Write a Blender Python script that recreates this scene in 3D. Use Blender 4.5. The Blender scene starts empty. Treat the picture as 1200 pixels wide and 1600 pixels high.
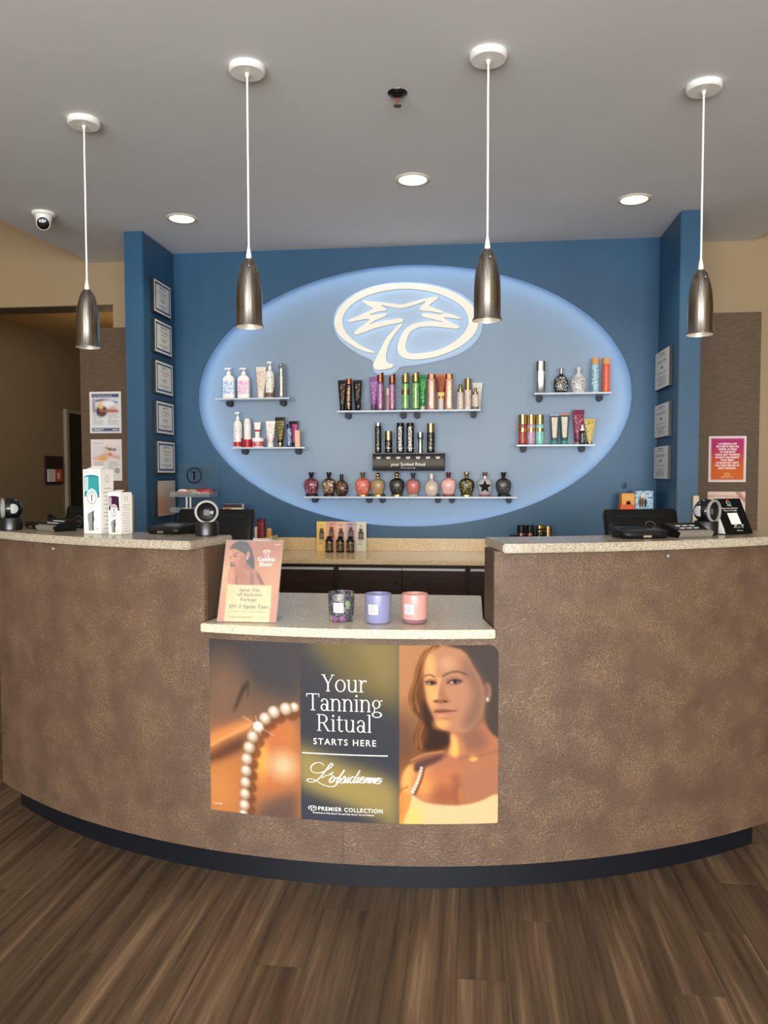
import bpy, bmesh, math, random
import numpy as np
from mathutils import Vector, Matrix

# ------------------------------------------------------------------ camera, world, light, exposure
SC = bpy.context.scene
COL = SC.collection
R = math.radians
PITCH, YAW, ROLL, EYE, FPX = 2.7, 6.4, -0.09, 1.34, 1220.0

_p, _y, _r = R(PITCH), R(YAW), R(ROLL)
FW = Vector((-math.sin(_y) * math.cos(_p), math.cos(_y) * math.cos(_p), -math.sin(_p)))
_rt = Vector((math.cos(_y), math.sin(_y), 0.0))
_up = _rt.cross(FW)
RT = math.cos(_r) * _rt + math.sin(_r) * _up
UP = -math.sin(_r) * _rt + math.cos(_r) * _up
CAM0 = Vector((0, 0, EYE))

cd = bpy.data.cameras.new('camera')
cam = bpy.data.objects.new('camera', cd)
COL.objects.link(cam)
cd.sensor_fit = 'VERTICAL'
cd.sensor_height = 36.0
cd.lens = FPX / 1600.0 * 36.0
cd.clip_start = 0.05
cam.matrix_world = Matrix(((RT.x, UP.x, -FW.x, 0), (RT.y, UP.y, -FW.y, 0), (RT.z, UP.z, -FW.z, EYE), (0, 0, 0, 1)))
SC.camera = cam

SC.view_settings.view_transform = 'Standard'
SC.view_settings.look = 'None'
SC.view_settings.gamma = 1.0
SC.view_settings.use_curve_mapping = False
SC.view_settings.exposure = 0.0
SC.cycles.use_denoising = True
SC.cycles.max_bounces = 8
SC.cycles.transparent_max_bounces = 12
SC.cycles.sample_clamp_indirect = 6.0
SC.cycles.caustics_reflective = False
SC.cycles.caustics_refractive = False

wd = bpy.data.worlds.new('world')
SC.world = wd
wd.use_nodes = True
wd.node_tree.nodes['Background'].inputs['Color'].default_value = (0.78, 0.88, 1.0, 1)
wd.node_tree.nodes['Background'].inputs['Strength'].default_value = 1.0


def area_light(name, loc, sx, sy, power, color, rot):
    l = bpy.data.lights.new(name, 'AREA')
    l.shape = 'RECTANGLE'
    l.size, l.size_y, l.energy, l.color = sx, sy, power, color
    o = bpy.data.objects.new(name, l)
    o.location, o.rotation_euler = loc, rot
    COL.objects.link(o)
    return o


# daylight entering by the three panes of the shop front behind the photographer
WINDOW_X = (-2.15, -0.1, 2.0)
for wx, pw in zip(WINDOW_X, (180, 265, 190)):
    area_light('window_daylight', (wx, -3.36, 1.52), 1.7, 2.35, pw, (0.98, 0.99, 1.0), (R(112), 0, 0))


# ------------------------------------------------------------------ helpers
def lin(v):
    v = v / 255.0
    return v / 12.92 if v <= 0.04045 else ((v + 0.055) / 1.055) ** 2.4


def C(r, g, b):
    return (lin(r), lin(g), lin(b), 1.0)


def ray(x, y):
    return FW * FPX + RT * (x - 600) - UP * (y - 800)


def at_y(x, y, Y):
    d = ray(x, y)
    return CAM0 + d * (Y / d.y)


def at_x(x, y, X):
    d = ray(x, y)
    return CAM0 + d * (X / d.x)


def at_z(x, y, Z):
    d = ray(x, y)
    return CAM0 + d * ((Z - EYE) / d.z)


def scale_at(P):
    return (Vector(P) - CAM0).dot(FW) / FPX          # metres per photo pixel there


def mat(name, color, rough=0.5, metal=0.0, **k):
    m = bpy.data.materials.new(name)
    m.use_nodes = True
    b = m.node_tree.nodes['Principled BSDF']
    b.inputs['Base Color'].default_value = color
    b.inputs['Roughness'].default_value = rough
    b.inputs['Metallic'].default_value = metal
    for key, v in k.items():
        b.inputs[key.replace('_', ' ')].default_value = v
    return m


def nodes_of(m):
    return m.node_tree.nodes, m.node_tree.links, m.node_tree.nodes['Principled BSDF']


def ramp(n, stops):
    r = n.new('ShaderNodeValToRGB')
    e = r.color_ramp.elements
    e[0].position, e[0].color = stops[0]
    e[1].position, e[1].color = stops[-1]
    for p, c in stops[1:-1]:
        x = e.new(p)
        x.color = c
    return r


def coords(n, l, kind, scale):
    t = n.new('ShaderNodeTexCoord')
    mp = n.new('ShaderNodeMapping')
    mp.inputs['Scale'].default_value = scale
    l.new(t.outputs[kind], mp.inputs['Vector'])
    return mp.outputs['Vector']


def noise(n, l, vec, scale, detail=3.0, rough=0.5):
    x = n.new('ShaderNodeTexNoise')
    x.inputs['Scale'].default_value = scale
    x.inputs['Detail'].default_value = detail
    x.inputs['Roughness'].default_value = rough
    l.new(vec, x.inputs['Vector'])
    return x


def mixc(n, l, fac, a, b, blend='MIX'):
    x = n.new('ShaderNodeMix')
    x.data_type = 'RGBA'
    x.blend_type = blend
    for sock, v in ((x.inputs['Factor'], fac), (x.inputs['A'], a), (x.inputs['B'], b)):
        pass
    ins = [i for i in x.inputs if i.type == 'RGBA']
    f = [i for i in x.inputs if i.type == 'VALUE'][0]
    for sock, v in ((f, fac), (ins[0], a), (ins[1], b)):
        if hasattr(v, 'is_linked') or isinstance(v, bpy.types.NodeSocket):
            l.new(v, sock)
        else:
            sock.default_value = v
    return [o for o in x.outputs if o.type == 'RGBA'][0]


def bump(n, l, b, height, strength, dist):
    x = n.new('ShaderNodeBump')
    x.inputs['Strength'].default_value = strength
    x.inputs['Distance'].default_value = dist
    l.new(height, x.inputs['Height'])
    l.new(x.outputs['Normal'], b.inputs['Normal'])


def painted(name, color, rough=0.55, var=0.05, bumps=0.15):
    """rolled wall paint: faint tone variation and orange-peel relief"""
    m = mat(name, color, rough)
    n, l, b = nodes_of(m)
    v = coords(n, l, 'Object', (1, 1, 1))
    a = noise(n, l, v, 1.3, 3)
    dk = tuple(c * (1 - var) for c in color[:3]) + (1,)
    lt = tuple(min(1, c * (1 + var)) for c in color[:3]) + (1,)
    rp = ramp(n, [(0.35, dk), (0.65, lt)])
    l.new(a.outputs['Fac'], rp.inputs['Fac'])
    l.new(rp.outputs['Color'], b.inputs['Base Color'])
    f = noise(n, l, v, 160, 2)
    bump(n, l, b, f.outputs['Fac'], bumps, 0.002)
    return m


def printed(name, base, ink, sc=(60, 60, 18), thr=0.55, rough=0.35, metal=0.0, ink_rough=None):
    """printed surface: ink marks on a ground, like small lettering and ornament"""
    m = mat(name, base, rough, metal)
    n, l, b = nodes_of(m)
    v = coords(n, l, 'Object', sc)
    a = noise(n, l, v, 3.0, 2)
    rp = ramp(n, [(thr - 0.03, (0, 0, 0, 1)), (thr + 0.03, (1, 1, 1, 1))])
    l.new(a.outputs['Fac'], rp.inputs['Fac'])
    l.new(mixc(n, l, rp.outputs['Color'], base, ink), b.inputs['Base Color'])
    return m


ORIG = {}          # world origin of every part that was built in world coordinates


class MB:
    """collects shapes and links them as ONE mesh object"""

    def __init__(s):
        s.v, s.f, s.uv = [], [], None

    def add(s, vs, fs):
        k = len(s.v)
        s.v += [tuple(p) for p in vs]
        s.f += [tuple(i + k for i in f) for f in fs]
        return s

    def box(s, x0, x1, y0, y1, z0, z1, M=None):
        vs = [Vector(p) for p in ((x0, y0, z0), (x1, y0, z0), (x1, y1, z0), (x0, y1, z0), (x0, y0, z1), (x1, y0, z1), (x1, y1, z1), (x0, y1, z1))]
        if M is not None:
            vs = [M @ p for p in vs]
        return s.add(vs, [(0, 3, 2, 1), (4, 5, 6, 7), (0, 1, 5, 4), (1, 2, 6, 5), (2, 3, 7, 6), (3, 0, 4, 7)])

    def loft(s, rings, seg=20, M=None, cap0=True, cap1=True):
        """rings: (z, rx, ry, n, cx, cy) cross-sections, superellipse exponent n"""
        base = []
        for r in rings:
            z, rx, ry, n, cx, cy = (tuple(r) + (2.0, 0.0, 0.0)[len(r) - 3:]) if len(r) < 6 else r
            for i in range(seg):
                a = 2 * math.pi * i / seg
                sa, ca = math.sin(a), math.cos(a)
                p = Vector((cx + rx * math.copysign(abs(sa) ** (2 / n), sa), cy - ry * math.copysign(abs(ca) ** (2 / n), ca), z))
                base.append(M @ p if M is not None else p)
        fs = []
        for k in range(len(rings) - 1):
            for i in range(seg):
                j = (i + 1) % seg
                fs.append((k * seg + i, k * seg + j, (k + 1) * seg + j, (k + 1) * seg + i))
        if cap0:
            fs.append(tuple(reversed(range(seg))))
        if cap1:
            fs.append(tuple(range((len(rings) - 1) * seg, len(rings) * seg)))
        return s.add(base, fs)

    def lathe(s, prof, seg=24, M=None, cap0=True, cap1=True):
        return s.loft([(z, r, r, 2.0, 0, 0) for r, z in prof], seg, M, cap0, cap1)

    def patch(s, rings, z0, z1, a0, a1, off=0.0006, nz=5, na=10):
        """a piece of a loft's skin, lifted by off (a label)"""
        zs = [r[0] for r in rings]

        def cs(z):
            k = max(0, min(len(zs) - 2, int(np.searchsorted(zs, z)) - 1))
            t = (z - zs[k]) / max(1e-9, zs[k + 1] - zs[k])
            f = lambda r: (tuple(r) + (2.0, 0.0, 0.0)[len(r) - 3:])
            A, B = f(rings[k]), f(rings[k + 1])
            return [A[i] + (B[i] - A[i]) * t for i in range(6)]
        vs = []
        for i in range(nz + 1):
            z = z0 + (z1 - z0) * i / nz
            _, rx, ry, n, cx, cy = cs(z)
            for j in range(na + 1):
                a = a0 + (a1 - a0) * j / na
                sa, ca = math.sin(a), math.cos(a)
                vs.append((cx + (rx + off) * math.copysign(abs(sa) ** (2 / n), sa), cy - (ry + off) * math.copysign(abs(ca) ** (2 / n), ca), z))
        w = na + 1
        return s.add(vs, [(i * w + j, i * w + j + 1, (i + 1) * w + j + 1, (i + 1) * w + j) for i in range(nz) for j in range(na)])

    def prism(s, pts, d0, d1, axis='y'):
        """polygon pts extruded from d0 to d1 (concave outlines are fine)"""
        k = len(pts)
        P = lambda u, v, d: (u, d, v) if axis == 'y' else (u, v, d) if axis == 'z' else (d, u, v)
        s.add([P(u, v, d0) for u, v in pts] + [P(u, v, d1) for u, v in pts],
              [tuple(range(k)), tuple(reversed(range(k, 2 * k)))] + [(i, i + k, (i + 1) % k + k, (i + 1) % k) for i in range(k)])
        return s

    def tube(s, path, r, seg=8, cap=True):
        path = [Vector(p) for p in path]
        rr = r if isinstance(r, (list, tuple)) else [r] * len(path)
        vs = []
        ax = (path[-1] - path[0]).normalized()
        ref = Vector((1, 0, 0)) if abs(ax.z) > .8 and len(path) > 1 else Vector((0, 0, 1))
        for i, p in enumerate(path):
            t = (path[min(i + 1, len(path) - 1)] - path[max(i - 1, 0)]).normalized()
            a = t.cross(ref)
            if a.length < 1e-3:
                a = t.cross(Vector((1, 0, 0)))
            a.normalize()
            b = t.cross(a)
            for k in range(seg):
                w = 2 * math.pi * k / seg
                vs.append(p + (a * math.cos(w) + b * math.sin(w)) * rr[i])
        fs = [(i * seg + k, i * seg + (k + 1) % seg, (i + 1) * seg + (k + 1) % seg, (i + 1) * seg + k) for i in range(len(path) - 1) for k in range(seg)]
        if cap:
            fs += [tuple(reversed(range(seg))), tuple(range((len(path) - 1) * seg, len(path) * seg))]
        return s.add(vs, fs)

    def build(s, name, material, parent=None, smooth=40, bevel=0.0, local=False):
        me = bpy.data.meshes.new(name)
        off = Vector((0, 0, 0))
        if parent is not None and not local:
            off = Vector(ORIG.get(parent.name, parent.location))
        me.from_pydata([(p[0] - off[0], p[1] - off[1], p[2] - off[2]) for p in s.v], [], s.f)
        bm = bmesh.new()
        bm.from_mesh(me)
        bmesh.ops.recalc_face_normals(bm, faces=bm.faces[:])
        if bevel:
            ed = [e for e in bm.edges if len(e.link_faces) == 2 and e.calc_face_angle(0) > 0.6]
            bmesh.ops.bevel(bm, geom=ed, offset=bevel, segments=2, affect='EDGES', clamp_overlap=True)
        if s.uv:
            lay = bm.loops.layers.uv.new('uv')
            for f in bm.faces:
                for lp in f.loops:
                    c = lp.vert.co
                    lp[lay].uv = s.uv(c.x + off[0], c.y + off[1], c.z + off[2], f.normal)
        bm.to_mesh(me)
        bm.free()
        if smooth:
            me.shade_smooth()
            me.set_sharp_from_angle(angle=R(smooth))
        if material:
            me.materials.append(material)
        o = bpy.data.objects.new(name, me)
        COL.objects.link(o)
        if parent is not None:
            o.parent = parent
            if not local:
                ORIG[o.name] = off.copy()
        return o


def tag(o, label, cat, group=None):
    o['label'], o['category'] = label, cat
    if group:
        o['group'] = group
    return o


def thing(name, label, cat, loc=(0, 0, 0), rz=0.0, group=None):
    o = bpy.data.objects.new(name, None)
    o.empty_display_size = 0.05
    COL.objects.link(o)
    o.location = loc
    o.rotation_euler = (0, 0, rz)
    return tag(o, label, cat, group)


def struct(o):
    o['kind'] = 'structure'
    return o


def text_shape(body, size, align='CENTER', offset=0.0, shear=0.0, spacing=1.0, width=1.0, res=3):
    """outline lettering as flat vertices and faces"""
    c = bpy.data.curves.new('lettering', 'FONT')
    c.body, c.size, c.align_x, c.offset, c.shear, c.space_character, c.resolution_u = body, size, align, offset * size, shear, spacing, res
    o = bpy.data.objects.new('lettering', c)
    COL.objects.link(o)
    bpy.context.view_layer.update()
    dg = bpy.context.evaluated_depsgraph_get()
    me = bpy.data.meshes.new_from_object(o.evaluated_get(dg))
    vs = [(v.co.x * width, v.co.y) for v in me.vertices]
    fs = [tuple(p.vertices) for p in me.polygons]
    bpy.data.objects.remove(o)
    bpy.data.curves.remove(c)
    bpy.data.meshes.remove(me)
    return vs, fs


def mathtext(s, up, lo):
    return ''.join(chr(up + ord(c) - 65) if 'A' <= c <= 'Z' else chr(lo + ord(c) - 97) if 'a' <= c <= 'z' else c for c in s)


def serif(s):
    return mathtext(s, 0x1D400, 0x1D41A)


def put_text(mb, body, fn, size, dx=0.0, dy=0.0, **k):
    vs, fs = text_shape(body, size, **k)
    mb.add([fn(x + dx, y + dy) for x, y in vs], fs)


# ---------------------------------------------------------------- flat prints as coloured grids
class Canvas:
    """paints a flat print (poster, flyer) into a grid of colours; points come in a caller's own frame"""

    def __init__(s, w, h, fn):
        s.w, s.h, s.fn = w, h, fn
        s.a = np.zeros((h, w, 3))
        s.X, s.Y = np.meshgrid(np.arange(w) + 0.5, np.arange(h) + 0.5)

    def P(s, pts):
        q = [s.fn(x, y) for x, y in pts]
        return np.array([(u * s.w, v * s.h) for u, v in q])

    def fill(s, stops, axis=1):
        ax = (s.Y / s.h) if axis == 1 else (s.X / s.w)
        ps = [p for p, _ in stops]
        for k in range(3):
            s.a[..., k] = np.interp(ax, ps, [c[k] for _, c in stops])

    def blur(s, m, r):
        if r < 0.6:
            return m
        k = int(max(1, round(r * 2)))
        ker = np.exp(-0.5 * (np.arange(-k, k + 1) / r) ** 2)
        ker /= ker.sum()
        for ax in (0, 1):
            pd = [(0, 0), (0, 0)]
            pd[ax] = (k, k)
            q = np.pad(m, pd, mode='edge')
            o = np.zeros_like(m)
            for i, w in enumerate(ker):
                sl = [slice(None), slice(None)]
                sl[ax] = slice(i, i + m.shape[ax])
                o += w * q[tuple(sl)]
            m = o
        return m

    def put(s, m, col, alpha=1.0):
        m = (m * alpha)[..., None]
        s.a = s.a * (1 - m) + np.array(col, float) * m

    def poly(s, pts, col, blur=0.7, alpha=1.0):
        q = s.P(pts)
        for _ in range(2 if len(pts) > 6 else 0):
            r = np.roll(q, -1, 0)
            q = np.stack([q * .78 + r * .22, q * .22 + r * .78], 1).reshape(-1, 2)
        m = np.zeros((s.h, s.w))
        for dx, dy in ((-.25, -.25), (.25, .25), (-.25, .25), (.25, -.25)):
            ins = np.zeros((s.h, s.w), bool)
            for i in range(len(q)):
                x0, y0 = q[i]
                x1, y1 = q[i - 1]
                if y0 == y1:
                    continue
                c = ((y0 > s.Y + dy) != (y1 > s.Y + dy)) & (s.X + dx < (x1 - x0) * (s.Y + dy - y0) / (y1 - y0) + x0)
                ins ^= c
            m += ins * 0.25
        s.put(s.blur(m, blur), col, alpha)

    def spot(s, x, y, rx, ry, col, soft=0.3, alpha=1.0, rot=0.0):
        (cx, cy), (ex, _), (_, fy) = s.P([(x, y), (x + rx, y), (x, y + ry)])
        ax, ay = max(abs(ex - cx), .3), max(abs(fy - cy), .3)
        dx, dy = s.X - cx, s.Y - cy
        if rot:
            cr, sr = math.cos(R(rot)), math.sin(R(rot))
            dx, dy = dx * cr + dy * sr, -dx * sr + dy * cr
        d = np.sqrt((dx / ax) ** 2 + (dy / ay) ** 2)
        e = max(soft, 0.7 / min(ax, ay))
        s.put(np.clip((1 + e * .5 - d) / e, 0, 1), col, alpha)

    def line(s, pts, w, col, soft=0.8, alpha=1.0):
        q = s.P(pts)
        w0 = s.P([(pts[0][0], pts[0][1]), (pts[0][0] + w, pts[0][1])])
        hw = abs(w0[1, 0] - w0[0, 0]) / 2
        for _ in range(2 if len(pts) > 2 else 0):
            m = np.stack([q[:-1] * .78 + q[1:] * .22, q[:-1] * .22 + q[1:] * .78], 1).reshape(-1, 2)
            q = np.vstack([q[:1], m, q[-1:]])
        d = np.full((s.h, s.w), 1e9)
        for (x0, y0), (x1, y1) in zip(q[:-1], q[1:]):
            dx, dy = x1 - x0, y1 - y0
            t = np.clip(((s.X - x0) * dx + (s.Y - y0) * dy) / max(1e-9, dx * dx + dy * dy), 0, 1)
            d = np.minimum(d, np.hypot(s.X - x0 - t * dx, s.Y - y0 - t * dy))
        s.put(np.clip((hw + soft - d) / (2 * soft), 0, 1), col, alpha)

    def grain(s, amp, seed=1):
        s.a += np.random.default_rng(seed).normal(0, amp, (s.h, s.w, 1))

    def build(s, name, surf, parent, rough=0.4, gain=1.0, keep=None, contrast=1.0):
        """surf(u, v) -> world point, u right and v down in 0..1"""
        w, h = s.w, s.h
        vs = [surf(i / w, j / h) for j in range(h + 1) for i in range(w + 1)]
        fs = []
        for j in range(h):
            for i in range(w):
                if keep is None or keep((i + .5) / w, (j + .5) / h):
                    k = j * (w + 1) + i
                    fs.append((k, k + w + 1, k + w + 2, k + 1))
        off = Vector(ORIG.get(parent.name, parent.location)) if parent is not None else Vector((0, 0, 0))
        me = bpy.data.meshes.new(name)
        me.from_pydata([(p[0] - off[0], p[1] - off[1], p[2] - off[2]) for p in vs], [], fs)
        a = np.clip(s.a / 255.0, 0, 1) ** contrast
        a = np.where(a <= 0.04045, a / 12.92, ((a + 0.055) / 1.055) ** 2.4) * gain
        q = np.ones((h + 1, w + 1, 4))
        pad = np.pad(a, ((1, 1), (1, 1), (0, 0)), mode='edge')
        q[..., :3] = 0.25 * (pad[:-1, :-1] + pad[1:, :-1] + pad[:-1, 1:] + pad[1:, 1:])
        at = me.color_attributes.new('print', 'FLOAT_COLOR', 'POINT')
        at.data.foreach_set('color', q.reshape(-1).astype(np.float32))
        m = mat(name + '_ink', (1, 1, 1, 1), rough)
        m.node_tree.nodes['Principled BSDF'].inputs['Specular IOR Level'].default_value = 0.06
        n, l, b = nodes_of(m)
        t = n.new('ShaderNodeAttribute')
        t.attribute_name = 'print'
        l.new(t.outputs['Color'], b.inputs['Base Color'])
        me.materials.append(m)
        o = bpy.data.objects.new(name, me)
        COL.objects.link(o)
        if parent is not None:
            o.parent = parent
            ORIG[o.name] = off.copy()
        return o


# ------------------------------------------------------------------ materials of the setting
H = 2.75                  # underside of the dropped ceiling
YW = 4.865                # face of the blue back wall
AX0, AX1 = -1.893, 1.107  # alcove between the two blue piers
CX, CY = -0.38, 4.868     # centre of the desk's arc
EX, EZ, EA, EB = -0.392, 1.828, 1.352, 0.81

m_ceil = painted('ceiling_paint', C(219, 219, 220), 0.7, 0.03, 0.1)
m_upper = painted('upper_ceiling_paint', C(215, 210, 200), 0.7)
m_blue = painted('blue_paint', C(40, 80, 110), 0.4, 0.10, 0.12)
m_blue.node_tree.nodes['Principled BSDF'].inputs['Specular IOR Level'].default_value = 0.35
m_pale = painted('pale_blue_paint', C(132, 150, 168), 0.5, 0.03, 0.08)
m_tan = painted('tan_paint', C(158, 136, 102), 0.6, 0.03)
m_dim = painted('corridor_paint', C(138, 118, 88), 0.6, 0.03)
m_white = mat('white_plastic', C(236, 234, 228), 0.4)
m_dark_frame = mat('dark_wood_door', C(40, 26, 20), 0.45)
m_steel = mat('brushed_steel', C(158, 151, 143), 0.24, 1.0, Anisotropic=0.85, Anisotropic_Rotation=0.25)
_n, _l, _b = nodes_of(m_steel)
_t = _n.new('ShaderNodeTangent')
_t.direction_type, _t.axis = 'RADIAL', 'Z'
_l.new(_t.outputs['Tangent'], _b.inputs['Tangent'])
_s = noise(_n, _l, coords(_n, _l, 'Object', (160, 160, 2)), 1.0, 2)
_q = ramp(_n, [(0.3, C(120, 112, 106)), (0.7, C(172, 165, 157))])
_l.new(_s.outputs['Fac'], _q.inputs['Fac'])
_l.new(_q.outputs['Color'], _b.inputs['Base Color'])
m_chrome = mat('chrome', C(200, 200, 200), 0.12, 1.0)
m_black = mat('black_plastic', C(17, 17, 18), 0.38, Specular_IOR_Level=0.25)
m_matte = mat('matte_black', C(10, 10, 11), 0.6, Specular_IOR_Level=0.15)
m_gold = mat('gold_metal', C(190, 164, 104), 0.25, 1.0)
m_copper = mat('copper_metal', C(165, 102, 72), 0.28, 1.0)
m_silver = mat('silver_metal', C(205, 205, 205), 0.22, 1.0)
m_paper = mat('white_paper', C(226, 224, 218), 0.6)
m_ink = mat('black_ink', C(40, 40, 44), 0.6)
m_greyink = mat('grey_ink', C(120, 120, 125), 0.6)
m_whiteink = mat('white_ink', C(250, 248, 240), 0.5)
m_base = mat('black_vinyl_base', C(14, 18, 27), 0.4)


def make_wallpaper():
    """embossed crocodile-look vinyl in warm brown"""
    m = mat('embossed_brown_vinyl', C(120, 92, 74), 0.42)
    n, l, b = nodes_of(m)
    v = coords(n, l, 'UV', (1, 1, 1))
    mp = n.new('ShaderNodeMapping')
    mp.inputs['Scale'].default_value = (95, 215, 1)
    l.new(v, mp.inputs['Vector'])
    big = noise(n, l, v, 6, 4)
    wob = noise(n, l, v, 90, 3)
    add = n.new('ShaderNodeVectorMath')
    add.operation = 'MULTIPLY_ADD'
    add.inputs[1].default_value = (1.3, 1.1, 0)
    l.new(wob.outputs['Color'], add.inputs[0])
    l.new(mp.outputs['Vector'], add.inputs[2])
    vo = n.new('ShaderNodeTexVoronoi')
    vo.feature = 'DISTANCE_TO_EDGE'
    vo.inputs['Scale'].default_value = 1.0
    l.new(add.outputs[0], vo.inputs['Vector'])
    edge = ramp(n, [(0.0, (0, 0, 0, 1)), (0.13, (1, 1, 1, 1))])
    l.new(vo.outputs['Distance'], edge.inputs['Fac'])
    tone = ramp(n, [(0.3, C(80, 61, 46)), (0.5, C(92, 71, 55)), (0.7, C(107, 84, 65))])
    l.new(big.outputs['Fac'], tone.inputs['Fac'])
    patch = noise(n, l, v, 9, 3)
    pk_ = ramp(n, [(0.40, (0.06, 0.06, 0.06, 1)), (0.62, (0.58, 0.58, 0.58, 1))])
    l.new(patch.outputs['Fac'], pk_.inputs['Fac'])
    fine = noise(n, l, v, 330, 3, 0.6)
    sp = ramp(n, [(0.35, C(66, 50, 39)), (0.65, C(128, 102, 81))])
    l.new(fine.outputs['Fac'], sp.inputs['Fac'])
    c0 = mixc(n, l, 0.45, tone.outputs['Color'], sp.outputs['Color'])
    lines_ = mixc(n, l, edge.outputs['Color'], C(160, 130, 102), c0)
    c2 = mixc(n, l, pk_.outputs['Color'], c0, lines_)
    l.new(c2, b.inputs['Base Color'])
    bump(n, l, b, edge.outputs['Color'], 0.38, 0.002)
    return m


def make_quartz(name, base, fleck, dark):
    m = mat(name, base, 0.22)
    n, l, b = nodes_of(m)
    v = coords(n, l, 'Object', (1, 1, 1))
    vo = n.new('ShaderNodeTexVoronoi')
    vo.inputs['Scale'].default_value = 430
    l.new(v, vo.inputs['Vector'])
    sep = n.new('ShaderNodeSeparateColor')
    l.new(vo.outputs['Color'], sep.inputs['Color'])
    r1 = ramp(n, [(0.0, dark), (0.10, dark), (0.13, base), (0.72, base), (0.78, fleck), (1.0, fleck)])
    l.new(sep.outputs[0], r1.inputs['Fac'])
    l.new(r1.outputs['Color'], b.inputs['Base Color'])
    return m


def make_wood():
    """vinyl plank print: long brown streaks, a tone of its own per plank"""
    m = mat('vinyl_plank', C(98, 78, 60), 0.38)
    n, l, b = nodes_of(m)
    t = n.new('ShaderNodeTexCoord')
    oi = n.new('ShaderNodeObjectInfo')
    sc = n.new('ShaderNodeVectorMath')
    sc.operation = 'SCALE'
    sc.inputs[0].default_value = (37.0, 91.0, 53.0)
    l.new(oi.outputs['Random'], sc.inputs['Scale'])
    ad = n.new('ShaderNodeVectorMath')
    l.new(t.outputs['Object'], ad.inputs[0])
    l.new(sc.outputs[0], ad.inputs[1])
    mp = n.new('ShaderNodeMapping')
    mp.inputs['Scale'].default_value = (34, 1.3, 1)
    l.new(ad.outputs[0], mp.inputs['Vector'])
    a = noise(n, l, mp.outputs['Vector'], 1.0, 5, 0.6)
    mp2 = n.new('ShaderNodeMapping')
    mp2.inputs['Scale'].default_value = (150, 5, 1)
    l.new(ad.outputs[0], mp2.inputs['Vector'])
    f = noise(n, l, mp2.outputs['Vector'], 1.0, 3)
    rp = ramp(n, [(0.28, C(64, 50, 39)), (0.45, C(90, 72, 56)), (0.58, C(110, 89, 70)), (0.74, C(150, 126, 100))])
    l.new(a.outputs['Fac'], rp.inputs['Fac'])
    fr = ramp(n, [(0.3, (0.86, 0.86, 0.86, 1)), (0.7, (1.08, 1.08, 1.08, 1))])
    l.new(f.outputs['Fac'], fr.inputs['Fac'])
    tone = ramp(n, [(0.0, (0.78, 0.77, 0.76, 1)), (1.0, (1.22, 1.21, 1.19, 1))])
    l.new(oi.outputs['Random'], tone.inputs['Fac'])
    c = mixc(n, l, 1.0, rp.outputs['Color'], fr.outputs['Color'], 'MULTIPLY')
    c = mixc(n, l, 1.0, c, tone.outputs['Color'], 'MULTIPLY')
    l.new(c, b.inputs['Base Color'])
    bump(n, l, b, f.outputs['Fac'], 0.12, 0.001)
    return m


def make_fabric_panel():
    """brown grass-cloth wallcovering"""
    m = mat('brown_wallcovering', C(112, 86, 62), 0.6)
    n, l, b = nodes_of(m)
    a = noise(n, l, coords(n, l, 'Object', (14, 14, 120)), 2.0, 4)
    rp = ramp(n, [(0.35, C(80, 60, 39)), (0.7, C(102, 78, 53))])
    l.new(a.outputs['Fac'], rp.inputs['Fac'])
    l.new(rp.outputs['Color'], b.inputs['Base Color'])
    bump(n, l, b, a.outputs['Fac'], 0.3, 0.002)
    return m


def make_laminate():
    m = mat('dark_laminate', C(44, 30, 22), 0.5, Specular_IOR_Level=0.25)
    n, l, b = nodes_of(m)
    a = noise(n, l, coords(n, l, 'Object', (3, 3, 60)), 2.0, 4)
    rp = ramp(n, [(0.35, C(40, 25, 16)), (0.7, C(60, 40, 27))])
    l.new(a.outputs['Fac'], rp.inputs['Fac'])
    l.new(rp.outputs['Color'], b.inputs['Base Color'])
    return m


m_vinyl = make_wallpaper()
m_quartz = make_quartz('speckled_quartz', C(168, 156, 136), C(196, 186, 168), C(126, 112, 94))
m_quartz2 = make_quartz('cream_quartz', C(214, 202, 176), C(230, 220, 198), C(166, 148, 122))
m_quartz3 = make_quartz('warm_lit_quartz', C(214, 186, 140), C(228, 204, 162), C(160, 130, 92))  # warm light on the back counter, put into the stone colour
m_wood = make_wood()
m_panel = make_fabric_panel()
m_lam = make_laminate()
m_end = mat('brown_end_laminate', C(84, 64, 50), 0.5)
m_almond = mat('almond_laminate', C(206, 190, 156), 0.45)


def glass(name, tint, clear=0.8, rough=0.05, base=None):
    m = bpy.data.materials.new(name)
    m.use_nodes = True
    n, l = m.node_tree.nodes, m.node_tree.links
    b = n['Principled BSDF']
    b.inputs['Base Color'].default_value = base or tint
    b.inputs['Roughness'].default_value = rough
    t = n.new('ShaderNodeBsdfTransparent')
    t.inputs['Color'].default_value = tint
    x = n.new('ShaderNodeMixShader')
    x.inputs[0].default_value = clear
    l.new(b.outputs[0], x.inputs[1])
    l.new(t.outputs[0], x.inputs[2])
    l.new(x.outputs[0], n['Material Output'].inputs['Surface'])
    return m


def glow(name, color, strength):
    return mat(name, (0.8, 0.8, 0.8, 1), 0.5, Emission_Color=color, Emission_Strength=strength)


m_pane = glass('window_glass', (0.95, 0.97, 0.97, 1), 0.92)
m_shelf = glass('shelf_acrylic', (0.92, 0.95, 0.97, 1), 0.55, 0.1, C(214, 222, 228))
m_edge = mat('lit_shelf_edge', C(186, 195, 202), 0.3)  # pale colour stands in for light caught by the glass edge
m_acryl = glass('clear_acrylic', (0.97, 0.98, 0.98, 1), 0.93, 0.08, C(120, 126, 130))

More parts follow.
